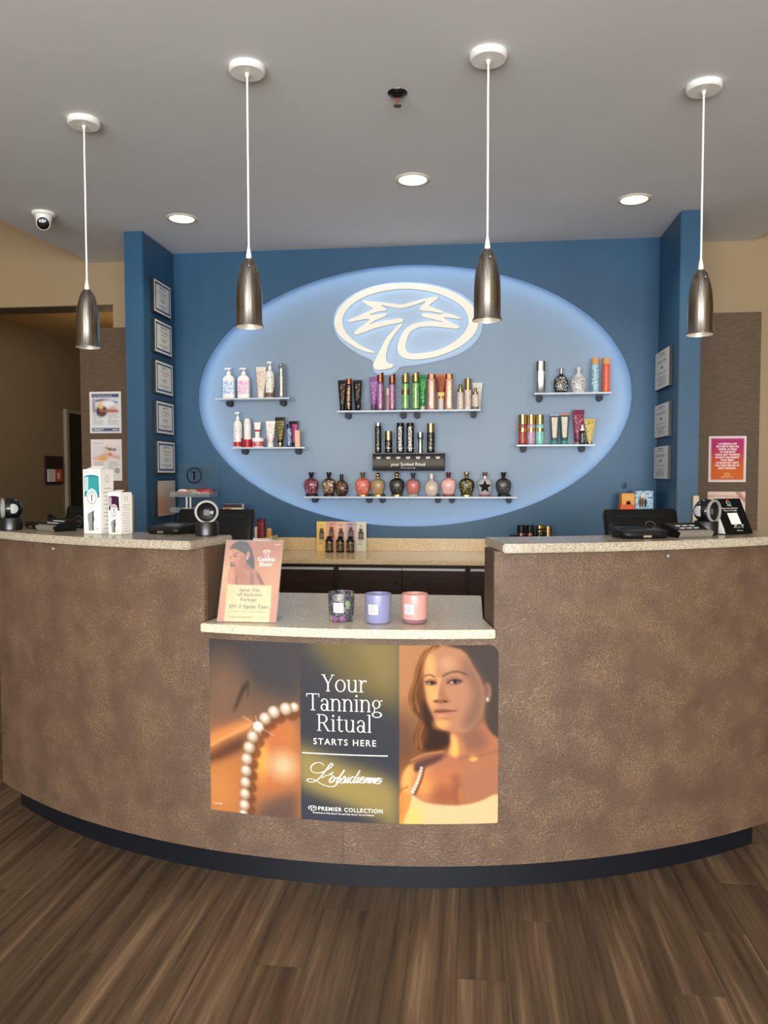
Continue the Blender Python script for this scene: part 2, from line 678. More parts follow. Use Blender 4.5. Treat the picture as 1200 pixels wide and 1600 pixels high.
# ------------------------------------------------------------------ floor, ceilings, walls
fl = struct(MB().box(-4.2, 3.4, -3.5, 9.0, -0.06, -0.002).build('floor', mat('floor_base', C(120, 104, 86), 0.6), None, 0))
rng = random.Random(7)
PW, PL = 0.1392, 1.168
pk = MB().box(-PW / 2 + .0007, PW / 2 - .0007, -PL / 2 + .0007, PL / 2 - .0007, -0.004, 0.0)
plank = None
for k in range(-29, 25):
    xc = -0.034 + PW * (k + 0.5)
    if not -4.1 < xc < 3.35:
        continue
    y0 = 2.03 + 0.2925 * (k % 4)
    for j in range(-2, 5):
        yc = y0 + PL * (j + 0.5) - 0.0
        if yc + PL / 2 < 0.9 or yc + PL / 2 > 5.6:
            continue
        if plank is None:
            plank = pk.build('plank', m_wood, None, 0, bevel=0.0006)
            plank.parent = fl
            o = plank
        else:
            o = plank.copy()
            COL.objects.link(o)
            o.parent = fl
        o.location = (xc, yc, rng.uniform(-.0003, .0003))

# dropped ceiling with its curved side edges
left = [(-2.50, 5.05), (-2.518, 4.99), (-2.552, 4.504), (-2.592, 4.109), (-2.625, 3.6), (-2.60, 3.0), (-2.46, 2.4), (-2.15, 1.8), (-1.65, 1.35), (-1.05, 1.1)]
right = [(1.68, 5.05), (1.678, 4.975), (1.712, 4.842), (1.775, 4.504), (1.83, 4.109), (1.87, 3.6), (1.85, 3.0), (1.71, 2.4), (1.4, 1.8), (0.9, 1.35), (0.25, 1.1)]
outline = left + list(reversed(right))
struct(MB().prism(outline, H, H + 0.35, 'z').build('ceiling', m_ceil, None, 30))
struct(MB().box(-4.2, 3.4, -3.5, 5.0, 3.3, 3.36).build('ceiling_upper', m_upper, None, 0))
struct(MB().box(-4.2, -2.0, 5.2, 9.0, 2.745, 2.8).build('ceiling_corridor', painted('corridor_ceiling_paint', C(170, 138, 88), 0.7), None, 0))

# alcove wall: a blue sheet with an oval opening, the lit recess behind it
NS = 128
wb = MB()
inner = [(EX + EA * math.cos(2 * math.pi * i / NS), EZ + EB * math.sin(2 * math.pi * i / NS)) for i in range(NS)]


def rim_pt(i):
    a = 2 * math.pi * i / NS
    dx, dz = math.cos(a), math.sin(a)
    t = min((AX1 - EX if dx > 0 else AX0 - EX) / dx if abs(dx) > 1e-6 else 1e9,
            (H - EZ if dz > 0 else 0 - EZ) / dz if abs(dz) > 1e-6 else 1e9)
    return EX + dx * t, EZ + dz * t


cor = [(AX1, H), (AX0, H), (AX0, 0.0), (AX1, 0.0)]
outer = [rim_pt(i) for i in range(NS)]
for cx_, cz_ in cor:                          # snap the nearest ray to each corner
    i = min(range(NS), key=lambda i: (outer[i][0] - cx_) ** 2 + (outer[i][1] - cz_) ** 2)
    outer[i] = (cx_, cz_)
LIP = 0.014
vs = [(x, YW, z) for x, z in inner] + [(x, YW, z) for x, z in outer] + [(x, YW + LIP, z) for x, z in inner] + [(x, YW + LIP, z) for x, z in outer]
fs = []
for i in range(NS):
    j = (i + 1) % NS
    fs += [(i, NS + i, NS + j, j), (2 * NS + i, 2 * NS + j, 3 * NS + j, 3 * NS + i), (i, j, 2 * NS + j, 2 * NS + i)]
wb.add(vs, fs)
struct(wb.build('wall_back', m_blue, None, 30))
YR = YW + 0.13
struct(MB().box(AX0, AX1, YR, 5.05, 0.9, H).build('wall_recess', m_pale, None, 0))
led = MB()
ring = [(EX + (EA + .022) * math.cos(2 * math.pi * i / NS), YW + 0.024, EZ + (EB + .022) * math.sin(2 * math.pi * i / NS)) for i in range(NS + 1)]
led.tube(ring, 0.006, 6)
tag(led.build('light_strip', glow('blue_white_led', (0.36, 0.64, 1.0, 1), 13.0)), 'blue-white light strip hidden round the rim of the oval recess', 'light')

# the two blue piers
struct(MB().box(-2.006, AX0, 4.39, 5.02, 0, H).build('wall_pier_left', m_blue, None, 0, bevel=0.004))
struct(MB().box(AX1, 1.219, 4.39, 5.02, 0, H).build('wall_pier_right', m_blue, None, 0, bevel=0.004))
# tan walls beside them
wl = MB()
wl.box(-4.2, -2.366, 5.0, 5.2, 2.473, 3.3)
wl.box(-2.366, AX0, 5.0, 5.2, 0, 3.3)
struct(wl.build('wall_back_left', m_tan, None, 0))
struct(MB().box(-4.2, -2.37, 5.003, 5.197, 2.4675, 2.473).build('trim_header', mat('dark_header', C(84, 66, 44), 0.6), None, 0))
struct(MB().box(AX1, 3.4, 5.0, 5.2, 0, 3.3).build('wall_back_right', m_tan, None, 0))
struct(MB().box(AX0, AX1, 5.06, 5.2, 0, 3.3).build('wall_back_centre', m_tan, None, 0))
struct(MB().box(-2.59, -2.006, 4.975, 5.0, 0, 2.316).build('trim_panel_left', m_panel, None, 0))
struct(MB().box(-2.59, -2.37, 5.0, 5.12, 0, 2.312).build('trim_panel_return', m_panel, None, 0))
struct(MB().box(1.219, 1.733, 4.98, 5.0, 0, 2.32).build('trim_panel_right', m_panel, None, 0))
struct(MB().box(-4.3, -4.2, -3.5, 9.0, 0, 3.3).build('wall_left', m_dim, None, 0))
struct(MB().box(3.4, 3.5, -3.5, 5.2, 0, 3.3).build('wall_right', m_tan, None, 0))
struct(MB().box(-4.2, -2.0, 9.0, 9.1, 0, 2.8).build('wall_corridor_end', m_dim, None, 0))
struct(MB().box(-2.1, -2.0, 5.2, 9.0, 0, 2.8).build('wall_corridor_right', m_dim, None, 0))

# shop front behind the photographer, with three windows
wf = MB()
xs = [-4.2]
for wx in WINDOW_X:
    xs += [wx - 0.9, wx + 0.9]
xs.append(3.4)
for i in range(0, len(xs), 2):
    wf.box(xs[i], xs[i + 1], -3.6, -3.5, 0, 3.3)
for i in range(1, len(xs) - 1, 2):
    wf.box(xs[i], xs[i + 1], -3.6, -3.5, 0, 0.28)
    wf.box(xs[i], xs[i + 1], -3.6, -3.5, 2.78, 3.3)
struct(wf.build('wall_front', m_tan, None, 0))
for k, wx in enumerate(WINDOW_X):
    w = MB()
    for a, b_, c_, d_ in ((wx - .9, wx - .84, .28, 2.78), (wx + .84, wx + .9, .28, 2.78), (wx - .84, wx + .84, .28, .34), (wx - .84, wx + .84, 2.72, 2.78)):
        w.box(a, b_, -3.59, -3.51, c_, d_)
    w = struct(w.build('window_%d' % (k + 1), m_matte, None, 0))
    MB().box(wx - .84, wx + .84, -3.56, -3.55, .34, 2.72).build('pane', m_pane, w, 0)

l = bpy.data.lights.new('corridor_fill', 'POINT')  # unseen warm fill added to brighten the dark corridor
l.energy, l.color, l.shadow_soft_size = 6, (1.0, 0.74, 0.44), 0.12
lo_ = bpy.data.objects.new('corridor_fill', l)
lo_.location = (-3.1, 6.6, 2.2)
COL.objects.link(lo_)

# corridor door, pale frame and the pale ends of the low walls in front of the piers
d = struct(MB().box(-4.196, -4.18, 7.74, 8.72, 0, 1.99).build('door_1', m_dark_frame, None, 0))
f = MB()
f.box(-4.198, -4.16, 7.69, 7.739, 0, 2.03)
f.box(-4.198, -4.16, 8.721, 8.79, 0, 2.03)
f.box(-4.198, -4.16, 7.7395, 8.7205, 1.991, 2.03)
f.build('door_frame', mat('pale_door_frame', C(150, 140, 120), 0.5), d, 0)
struct(MB().box(-2.003, -1.968, 4.366, 4.388, 0, 1.228).build('trim_1', m_almond, None, 0))
struct(MB().box(1.188, 1.217, 4.366, 4.388, 0, 1.226).build('trim_2', m_almond, None, 0))


# ------------------------------------------------------------------ reception desk
def cyl(a, r, z):
    return (CX + r * math.sin(a), CY - r * math.cos(a), z)


def sector(mb, r0, r1, a0, a1, z0, z1, n=None):
    """a solid piece of a ring: radii r0 < r1, angles in degrees"""
    n = n or max(3, int(abs(a1 - a0) * 1.6))
    vs, fs = [], []
    for i in range(n + 1):
        a = R(a0 + (a1 - a0) * i / n)
        vs += [cyl(a, r1, z0), cyl(a, r1, z1), cyl(a, r0, z1), cyl(a, r0, z0)]
    for i in range(n):
        k = 4 * i
        for q in range(4):
            fs.append((k + q, k + 4 + q, k + 4 + (q + 1) % 4, k + (q + 1) % 4))
    fs += [(0, 1, 2, 3), (4 * n + 3, 4 * n + 2, 4 * n + 1, 4 * n)]
    mb.add(vs, fs)
    return mb


def arc_uv(x, y, z, nrm):
    return (math.atan2(x - CX, CY - y) * 2.46, z)


RP, RB = 2.46, 2.405
AL, AR, ALI, ARI = -37.75, 37.9, -11.42, 10.58
ZT, ZLOW = 1.13, 0.862
desk = thing('reception_desk', 'curved reception desk clad in embossed brown vinyl on a black base', 'desk', (CX, 2.6, 0))


def panel(name, a0, a1, z0, z1, m=m_vinyl, r1=RP, r0=RP - .02):
    mb = sector(MB(), r0, r1, a0, a1, z0, z1)
    mb.uv = arc_uv
    return mb.build(name, m, desk, 30)


panel('front_panel', AL, ALI, 0.10, ZT - .028)
panel('front_panel', ALI, -0.55, 0.10, ZLOW - .0285)
panel('front_panel', -0.53, ARI, 0.10, ZLOW - .0285)
panel('front_panel', ARI, AR, 0.10, ZT - .028)
# carcass behind the panels, end faces in plain laminate
for a0, a1, nm in ((AL, ALI, 'side_wall'), (ARI, AR, 'side_wall')):
    sector(MB(), RP - .155, RP - .0205, a0 + .02, a1 - .02, 0.10, ZT - .028).build(nm, m_end, desk, 30)
sector(MB(), RP - .10, RP - .0205, ALI + .05, ARI - .05, 0.10, ZLOW - .0285).build('side_wall', m_end, desk, 30)
sector(MB(), RB - .02, RB, -36.85, 35.55, 0.0, 0.10).build('plinth', m_base, desk, 30)
sector(MB(), 1.80, RP - .157, AL + 1, -13.5, 0.70, 0.73).build('work_surface', m_almond, desk, 30)
sector(MB(), 1.80, RP - .157, 12.5, AR - 1, 0.70, 0.73).build('work_surface', m_almond, desk, 30)
for a in (-36, -14.2, 13.2, 36):
    sector(MB(), 1.85, RP - .157, a - .3, a + .3, 0.0, 0.70, 2).build('support_panel', m_lam, desk, 30)

# raised tops, each with a clipped inner corner
RT0, RT1 = 2.245, 2.52


def top_piece(name, label, a0, a1, m):
    mb = sector(MB(), RT0, RT1, a0, a1, ZT - .028, ZT)
    return tag(mb.build(name, m, None, 30, bevel=0.004), label, 'countertop', 'raised countertops')


top_piece('raised_countertop', 'speckled raised stone ledge on the half of the desk with the two hairbrush boxes', -38.3, -11.75, m_quartz)
top_piece('raised_countertop', 'speckled raised stone ledge on the half of the desk with the slanted black review card', 10.9, 38.6, m_quartz)
# low centre top: curved front, straight back
lo = MB()
pts = []
n = 26
for i in range(n + 1):
    a = R(ALI + .05 + (ARI - ALI - .1) * i / n)
    x, y, _ = cyl(a, 2.492, 0)
    pts.append((x, y))
pts += [(pts[-1][0] - .036, 2.62), (pts[-1][0] - .036, 3.105), (pts[0][0] + .040, 3.105), (pts[0][0] + .040, 2.62)]
lo.prism(pts, ZLOW - .028, ZLOW, 'z')
tag(lo.build('low_countertop', m_quartz2, None, 30, bevel=0.003), 'cream speckled low counter between the raised ledges, holding three candles', 'countertop')
for x in (pts[0][0] + .12, pts[n][0] - .15):
    MB().box(x, x + .03, 2.60, 3.02, 0, ZLOW - .03).build('support_panel', m_lam, desk, 0)


# ------------------------------------------------------------------ back counter and base cabinets
def cabinet(x0, x1, splits, label, knob=None):
    t = thing('base_cabinet', label, 'cabinet', ((x0 + x1) / 2, 4.6, 0), group='dark base cabinets')
    MB().box(x0, x1, 4.385, 4.86, 0.09, 0.836).build('body', m_lam, t, 0)
    MB().box(x0 + .01, x1 - .01, 4.43, 4.5, 0, 0.09).build('toe_kick', m_matte, t, 0)
    e = [x0 + .012] + splits + [x1 - .012]
    for a, b in zip(e[:-1], e[1:]):
        dr = MB().box(a + .002, b - .002, 4.366, 4.384, 0.10, 0.800).build('door', m_lam, t, 0, bevel=0.001)
        MB().box(a + .002, b - .002, 4.362, 4.384, 0.803, 0.816).build('pull_channel', mat('satin_channel', C(205, 203, 198), 0.4), dr, 0)
        if knob is not None and a < knob < b:
            MB().lathe([(.008, 0), (.008, .006), (.006, .010)], 12, Matrix.Translation((knob, 4.366, 0.735)) @ Matrix.Rotation(R(90), 4, 'X')).build('lock', m_chrome, dr)
    return t


cabinet(AX0 + .002, -0.765, [-1.33], 'dark brown base cabinet behind the acrylic sign')
cabinet(-0.763, -0.02, [-0.388], 'dark brown base cabinet with a small round lock, behind the candles', -0.42)
cabinet(-0.018, AX1 - .002, [0.54], 'dark brown base cabinet mostly hidden behind the higher ledge with the card')
bc = tag(MB().box(AX0 + .001, AX1 - .001, 4.335, YW - .001, 0.838, 0.866).build('back_countertop', m_quartz3, None, 0, bevel=0.003),
         'long warm-lit speckled counter along the blue wall, behind the desk', 'countertop')
MB().box(AX0 + .001, AX1 - .001, YW - .022, YW - .001, 0.8665, 0.946).build('backsplash', m_quartz3, bc, 0, bevel=0.002)

# ------------------------------------------------------------------ pendants, downlights, ceiling fittings
def pendant(px, py, ybot, ytop, label, lit):
    P = at_z(px, py, H)
    s = scale_at((P.x, P.y, 2.0))
    q = at_y(px, ybot - 6, P.y)
    zb = q.z
    hgt = (ybot - 4 - ytop) * s
    t = thing('pendant_lamp', label, 'lamp', (P.x, P.y, H), group='steel pendant lamps over the desk')
    x, y = P.x, P.y
    T = Matrix.Translation((x, y, 0))
    MB().lathe([(.0, H - .022), (.057, H - .022), (.0625, H - .017), (.063, H)], 36, T, False, False).build('canopy', m_white, t, 35)
    MB().lathe([(.006, H - .034), (.008, H - .022)], 12, T).build('cord_grip', m_white, t)
    rr = random.Random(int(px))
    path = [(x + rr.uniform(-.0003, .0003) * (0 < k < 12), y, H - .03 + (zb + hgt + .03 - H + .03) * k / 12) for k in range(13)]
    MB().tube(path, 0.0037, 8).build('cord', mat('white_cord', C(240, 238, 232), 0.5), t)
    MB().lathe([(.0105, zb + hgt - .004), (.0095, zb + hgt + .012), (.0055, zb + hgt + .036), (.0035, zb + hgt + .045)], 14, T).build('strain_relief', m_white, t)
    k = hgt / 0.236
    prof = [(.0500, 0), (.0495, .004), (.0455, .012), (.0455, .060), (.0452, .100), (.0440, .125), (.0410, .155), (.0360, .182), (.0290, .208), (.0215, .226), (.0130, .236)]
    prof = [(r, zb + z * k) for r, z in prof]
    MB().lathe(prof + [(0.0, zb + hgt)], 48, T, False, False).build('shade', m_steel, t, 60)
    inn = [(r - .0022, z) for r, z in prof[:8]]
    MB().lathe(list(inn), 40, T, False, True).build('shade_lining', mat('pale_lining', C(226, 220, 208), 0.35, 0.3), t, 60)
    MB().lathe([(r, zb + z) for r, z in ((.0, .010), (.016, .013), (.026, .024), (.030, .040), (.026, .060), (.016, .076))], 24, T, False, True).build(
        'bulb', glow('lamp_glass_lit', (1, .86, .66, 1), 1.2) if lit else mat('frosted_bulb', C(190, 188, 184), .3), t, 60)
    for a in (0.3, 2.0, 4.1):
        rz = .0300
        MB().lathe([(.002, -.001), (.002, .002)], 8, Matrix.Translation((x + rz * math.sin(a), y - rz * math.cos(a), zb + .205 * k)) @ Matrix.Rotation(R(90), 4, 'X')).build('screw', m_chrome, t)
    return t


pendant(131, 188, 549, 456, 'steel pendant lamp hanging before the tan wall and dark doorway, outside the blue piers', False)
pendant(386, 105, 517, 408, 'brushed steel pendant lamp hanging in front of the left rim of the lit oval', True)
pendant(763, 84, 507, 393, 'brushed steel pendant lamp overlapping the rim of the cream palm logo', True)
pendant(1100, 133, 529, 425, 'brushed steel pendant lamp in front of the blue pier with three pale notices', True)

for px, py, lb in ((284, 341, 'round recessed ceiling light closest to the pier with six framed certificates'), (645, 280, 'round recessed ceiling light in the middle, behind the sprinkler'), (991, 311, 'round recessed ceiling light closest to the pier with three pale notices')):
    P = at_z(px, py, H)
    t = thing('downlight', lb, 'light', (P.x, P.y, H), group='recessed ceiling lights')
    T = Matrix.Translation((P.x, P.y, 0))
    MB().lathe([(.066, H - .001), (.068, H - .006), (.082, H - .004), (.085, H)], 40, T, False, False).build('trim_ring', mat('cream_trim', C(222, 214, 196), 0.4), t, 60)
    MB().lathe([(.0, H - .0025), (.067, H - .0025)], 40, T, False, False).build('diffuser', glow('warm_diffuser', (1.0, 0.84, 0.56, 1), 3.2), t)
    l = bpy.data.lights.new('downlight_lamp', 'SPOT')
    l.energy, l.color, l.spot_size, l.spot_blend, l.shadow_soft_size = 26, (1.0, 0.82, 0.58), R(120), 0.8, 0.06
    lo_ = bpy.data.objects.new('downlight_lamp', l)
    lo_.location = (P.x, P.y, H - .012)
    COL.objects.link(lo_)

P = at_z(621, 145, H)
t = thing('ceiling_sprinkler', 'small chrome fire sprinkler set in the ceiling', 'sprinkler', (P.x, P.y, H))
T = Matrix.Translation((P.x, P.y, H))
dkm = mat('dark_chrome', C(90, 88, 86), 0.25, 1.0)
MB().lathe([(.020, -.012), (.026, -.010), (.036, -.003), (.037, 0)], 28, T, False, False).build('escutcheon', dkm, t)
MB().lathe([(.0, -.018), (.012, -.018), (.020, -.0115)], 20, T, False, False).build('body', dkm, t)
fr = MB()
for sx in (-1, 1):
    fr.tube([(P.x + sx * .006, P.y, H - .016), (P.x + sx * .012, P.y, H - .028), (P.x + sx * .006, P.y, H - .042), (P.x, P.y, H - .046)], .0022, 6)
fr.build('frame_arm', m_chrome, t)
MB().lathe([(.003, -.044), (.003, -.018)], 8, T).build('bulb', mat('red_bulb', C(150, 60, 50), .2), t)
MB().lathe([(.014, -.049), (.015, -.047), (.004, -.045)], 16, T).build('deflector', dkm, t)

P = at_z(68, 333, H)
t = thing('security_camera', 'white turret security camera with a black lens on the ceiling', 'camera', (P.x, P.y, H))
T = Matrix.Translation((P.x, P.y, H))
MB().lathe([(.052, -.016), (.058, -.012), (.060, 0)], 32, T).build('base_plate', m_white, t, 50)
MB().lathe([(.034, -.050), (.042, -.036), (.044, -.016)], 28, T).build('neck', m_white, t, 60)
aim = (Vector((P.x * .4 + .2, 0.4, 1.2)) - Vector((P.x, P.y, H - .05))).normalized()
q = aim.to_track_quat('Z', 'Y').to_matrix().to_4x4()
HT = Matrix.Translation((P.x, P.y, H - .052)) @ q
MB().lathe([(.010, -.034), (.028, -.026), (.037, -.010), (.039, .006), (.037, .024), (.034, .030)], 28, HT).build('eyeball', m_white, t, 60)
MB().lathe([(.0315, .0302), (.0315, .034), (.024, .037), (.0, .038)], 28, HT, False, False).build('lens', mat('black_lens', C(8, 8, 9), .08), t, 60)


# ------------------------------------------------------------------ lit palm logo
def zl(x, y):                       # logo outline traced in a 4.138x enlargement
    P = at_y(490 + x / 4.138, 420 + y / 4.138, YR - .045)
    return P.x, P.z


RING = [(395, 548), (345, 540), (280, 515), (210, 470), (160, 425), (137, 370), (140, 315), (165, 260), (215, 205), (290, 155), (380, 120), (480, 100), (600, 95), (720, 102), (830, 125), (930, 165), (1010, 220), (1055, 280), (1068, 340), (1055, 400), (1015, 455), (950, 505), (870, 545), (780, 575), (690, 588), (620, 588), (575, 575), (550, 550), (543, 515), (550, 470), (570, 425), (600, 385), (640, 360), (690, 347), (760, 341),
        (846, 348), (780, 330), (704, 313), (696, 303), (706, 292), (765, 293), (826, 301), (838, 283), (900, 299), (950, 317), (948, 328), (890, 320), (838, 316), (848, 326), (890, 350), (944, 372), (938, 391), (880, 386), (800, 376), (730, 374), (680, 380), (640, 398), (612, 430), (598, 475), (595, 515), (605, 540), (630, 550), (700, 548), (780, 535), (860, 505), (930, 460), (980, 410), (1003, 360), (1000, 310), (970, 255), (910, 210), (830, 170), (740, 145), (640, 132), (540, 133), (440, 148), (350, 175), (270, 215), (215, 265), (188, 320), (190, 370), (210, 415), (255, 460), (310, 500), (370, 528), (398, 538)]
TRUNK = [(568, 358), (545, 368), (520, 395), (470, 450), (430, 530), (395, 598), (386, 628), (398, 650), (425, 657), (470, 652), (510, 640), (519, 628), (510, 617), (488, 615), (470, 600), (468, 560), (485, 490), (520, 430), (558, 385), (576, 364)]
FROND_L = [(582, 330), (578, 346), (540, 355), (470, 368), (390, 388), (330, 412), (275, 430), (262, 420), (270, 404), (300, 380), (350, 350), (366, 325), (300, 333), (235, 349), (222, 342), (230, 330), (280, 312), (345, 282), (395, 262), (352, 240), (314, 215), (322, 207), (380, 214), (440, 218), (500, 226), (568, 236), (620, 222), (700, 200), (795, 180), (805, 190), (795, 204), (738, 242), (790, 259), (848, 283), (838, 292), (760, 278), (688, 272), (684, 258), (700, 245), (735, 206), (660, 234), (572, 260), (500, 250), (428, 234), (475, 263), (470, 274), (420, 278), (352, 302), (420, 300), (472, 290), (476, 303), (440, 320), (400, 336), (352, 366), (420, 345), (500, 330), (570, 322)]
PLATE = [(385, 592), (300, 560), (215, 505), (160, 450), (130, 390), (126, 320), (150, 250), (205, 195), (290, 143), (380, 110), (480, 90), (600, 84), (720, 90), (840, 114), (945, 155), (1030, 215), (1080, 285), (1095, 350), (1080, 430), (1030, 495), (960, 545), (870, 580), (760, 606), (660, 624), (556, 634), (548, 655), (515, 680), (460, 692), (412, 684), (386, 660), (380, 630)]
logo = thing('palm_logo_sign', 'cream raised palm tree emblem in an oval, glowing on the pale back of the recess', 'sign', (EX + .05, YR, 2.3))


def smooth_outline(p, k=2):
    for _ in range(k):
        q = []
        for i in range(len(p)):
            a, b = Vector(p[i]), Vector(p[(i + 1) % len(p)])
            q += [tuple(a * .8 + b * .2), tuple(a * .2 + b * .8)]
        p = q
    return p


def shift(p):                        # the plate sits deeper, so it is traced on its own plane
    return [(lambda P: (P.x, P.z))(at_y(490 + x / 4.138, 420 + y / 4.138, YR - .01)) for x, y in p]


MB().prism(shift(smooth_outline(PLATE)), YR - .010, YR - .0005).build('back_plate', mat('pale_plate', C(168, 188, 210), 0.5), logo, 30)
m_letter = mat('cream_letter', C(250, 242, 222), 0.4)
m_halo = glow('halo_led', (0.74, 0.88, 1.0, 1), 0.8)
for pts_, nm in ((RING, 'oval_ring'), (TRUNK, 'palm_trunk'), (FROND_L, 'palm_frond')):
    q = [zl(x, y) for x, y in smooth_outline(pts_, 1)]
    piece = MB().prism(q, YR - .060, YR - .034).build(nm, m_letter, logo, 20)
    MB().prism(q, YR - .0335, YR - .031).build('halo_light', m_halo, piece, 0)

# ------------------------------------------------------------------ acrylic shelves
YB = YR - .075            # row of the bottles
SHELF_F, SHELF_B = YR - .155, YR - .001
SHELVES = {}


def shelf(key, x0, x1, ytop, clips, label):
    a, b = at_y(x0, ytop, SHELF_F), at_y(x1, ytop, SHELF_F)
    z = (a.z + b.z) / 2
    SHELVES[key] = z
    t = thing('wall_shelf', label, 'shelf', ((a.x + b.x) / 2, YR, z), group='clear acrylic shelves in the oval')
    MB().box(a.x, b.x, SHELF_F + .002, SHELF_B, z - .010, z).build('shelf_panel', m_shelf, t, 0)
    MB().box(a.x, b.x, SHELF_F, SHELF_F + .002, z - .010, z).build('front_edge', m_edge, t, 0)
    for c in clips:
        P = at_y(c, ytop + 6, YR - .06)
        o = MB()
        pr = [(-.018, 0)] + [(-.018 * math.cos(w), -.016 - .018 * math.sin(w)) for w in [math.pi * i / 10 for i in range(11)]] + [(.018, 0)]
        o.prism([(P.x + u, z - .0105 + v) for u, v in pr], YR - .055, YR - .0005)
        o.build('shelf_clip', mat('grey_clip', C(34, 40, 44), 0.5, Specular_IOR_Level=0.3), t, 40)
        MB().prism([(P.x + .016 * math.cos(w), z + .0005 + .016 * math.sin(w)) for w in [math.pi * i / 10 for i in range(11)]], YR - .030, YR - .0005).build(
            'shelf_clip', bpy.data.materials['grey_clip'], t, 40)
    return t


shelf('A', 336, 452, 621.5, (357, 441), 'short clear shelf with two white pump bottles and a silver can')
shelf('B', 361, 476, 698.5, (381, 465), 'short clear shelf with the red and white bottles')
shelf('C', 526.5, 751, 640.5, (543, 629.5, 651, 740), 'long clear shelf under the palm logo with green and purple bottles')
shelf('E', 474.5, 808, 776, (491, 576, 597, 684, 706, 795), 'longest clear shelf, lowest one, carrying twelve round flasks')
shelf('F', 835, 955.5, 613, (843.5, 938), 'short clear shelf with the orange cans and the ornate white flask')
shelf('G', 807, 930, 694.5, (818, 910), 'short clear shelf with three gold capped cans and teal tubes')

# ------------------------------------------------------------------ bottles and tubes
MATS = {}


def mk(c, rough=0.32, metal=0.0):
    if isinstance(c, bpy.types.Material):
        return c
    k = (c, rough, metal)
    if k not in MATS:
        MATS[k] = mat('plastic_%d_%d_%d' % c, C(*c), rough, metal, Specular_IOR_Level=0.3)
    return MATS[k]


def pr(base, ink, sc=(90, 90, 26), thr=0.52, rough=0.3, metal=0.0):
    k = ('pr', base, ink, sc, thr, metal)
    if k not in MATS:
        MATS[k] = printed('print_%d_%d_%d' % base, C(*base), C(*ink), sc, thr, rough, metal)
    return MATS[k]


def place(key, x, ytop, w, label, kind, z=None, y=None, group=None, name=None, ybot=None):
    """an empty on the shelf under photo column x; returns it with its width and height in metres"""
    Y = y if y is not None else YB
    zz = SHELVES[key] if z is None else z
    P = at_y(x, 700, Y)
    ld = P.x / Y
    P = Vector((Y * ld, Y, zz))
    s = scale_at(P)
    zt = at_y(x, ytop, Y).z
    if ybot is not None:
        zz = at_y(x, ybot, Y).z
        P.z = zz
    t = thing(name or kind, label, kind.split('_')[-1], P + Vector((0, 0, .0004)), group=group)
    return t, w * s, zt - zz


def pump_bottle(key, x, ytop, w, label, body=(238, 234, 226), band=None, print_=None, n=4.0, dr=.55, pump=(242, 240, 236), script=None, round_=False, **k):
    t, w, h = place(key, x, ytop, w, label, 'pump_bottle', **k)
    r = w / 2
    if round_:
        n, dr = 2.0, 1.0
    hb = h * .78
    rings = [(0, r * .93, r * dr * .93, n), (hb * .02, r, r * dr, n), (hb * .78, r, r * dr, n), (hb * .88, r * .93, r * dr * .95, n), (hb * .95, r * .62, r * dr * .8, 2.6), (hb, r * .34, r * .34, 2.0)]
    MB().loft(rings, 28).build('body', mk(body), t, 45, local=True)
    if band:
        MB().patch(rings, hb * .015, hb * band[1], -math.pi, math.pi, .0004, 3, 28).build('band', mk(band[0]), t, 60, local=True)
    if print_:
        MB().patch(rings, hb * .2, hb * .76, R(-58), R(58), .0007, 6, 10).build('label', print_, t, 60, local=True)
    q = MB().lathe([(r * .40, hb), (r * .40, hb + h * .08), (r * .30, hb + h * .085), (r * .22, hb + h * .11)], 18)
    q.build('collar', mk(pump), t, 45, local=True)
    o = MB().lathe([(r * .12, hb + h * .10), (r * .12, h * .955)], 10)
    o.box(-r * .62, r * .42, -r * .14, r * .14, h * .955, h)
    o.box(-r * .68, -r * .54, -r * .12, r * .12, h * .925, h * .985)
    o.build('pump_head', mk(pump), t, 40, bevel=.0008, local=True)
    return t


def tube_bottle(key, x, ytop, wt, wb, label, body, cap, print_=None, band=None, caph=.14, crimp=None, pa=62, **k):
    t, w, h = place(key, x, ytop, wt, label, 'squeeze_tube', **k)
    rt, rb = w / 2, w / 2 * wb / wt
    zc = h * caph
    MB().lathe([(rb * .94, 0), (rb * .97, .001), (rb * .97, zc)], 24).build('cap', mk(cap), t, 45, local=True)
    rings = [(zc + .0005, rb * .90, rb * .9, 2), (zc + h * .04, rb, rb, 2), (h * .5, (rb + rt) / 2 * .98, rb * .72, 2.1), (h * .9, rt * .985, rb * .18, 2.4), (h * .94, rt, rb * .06 + .0006, 3), (h, rt, .0009, 4)]
    MB().loft(rings, 28).build('body', mk(body), t, 50, local=True)
    if print_:
        pa_ = 30 if body == BLK else pa
        MB().patch(rings, zc + h * .1, h * .88, R(-pa_), R(pa_), .0006, 8, 8).build('label', print_, t, 60, local=True)
    if band:
        MB().patch(rings, h * band[1], h * band[2], -math.pi, math.pi, .0005, 2, 28).build('band', mk(band[0]), t, 60, local=True)
    if crimp:
        MB().patch(rings, h * .93, h * .999, -math.pi, math.pi, .0005, 1, 28).build('crimp', mk(crimp), t, 60, local=True)
    return t


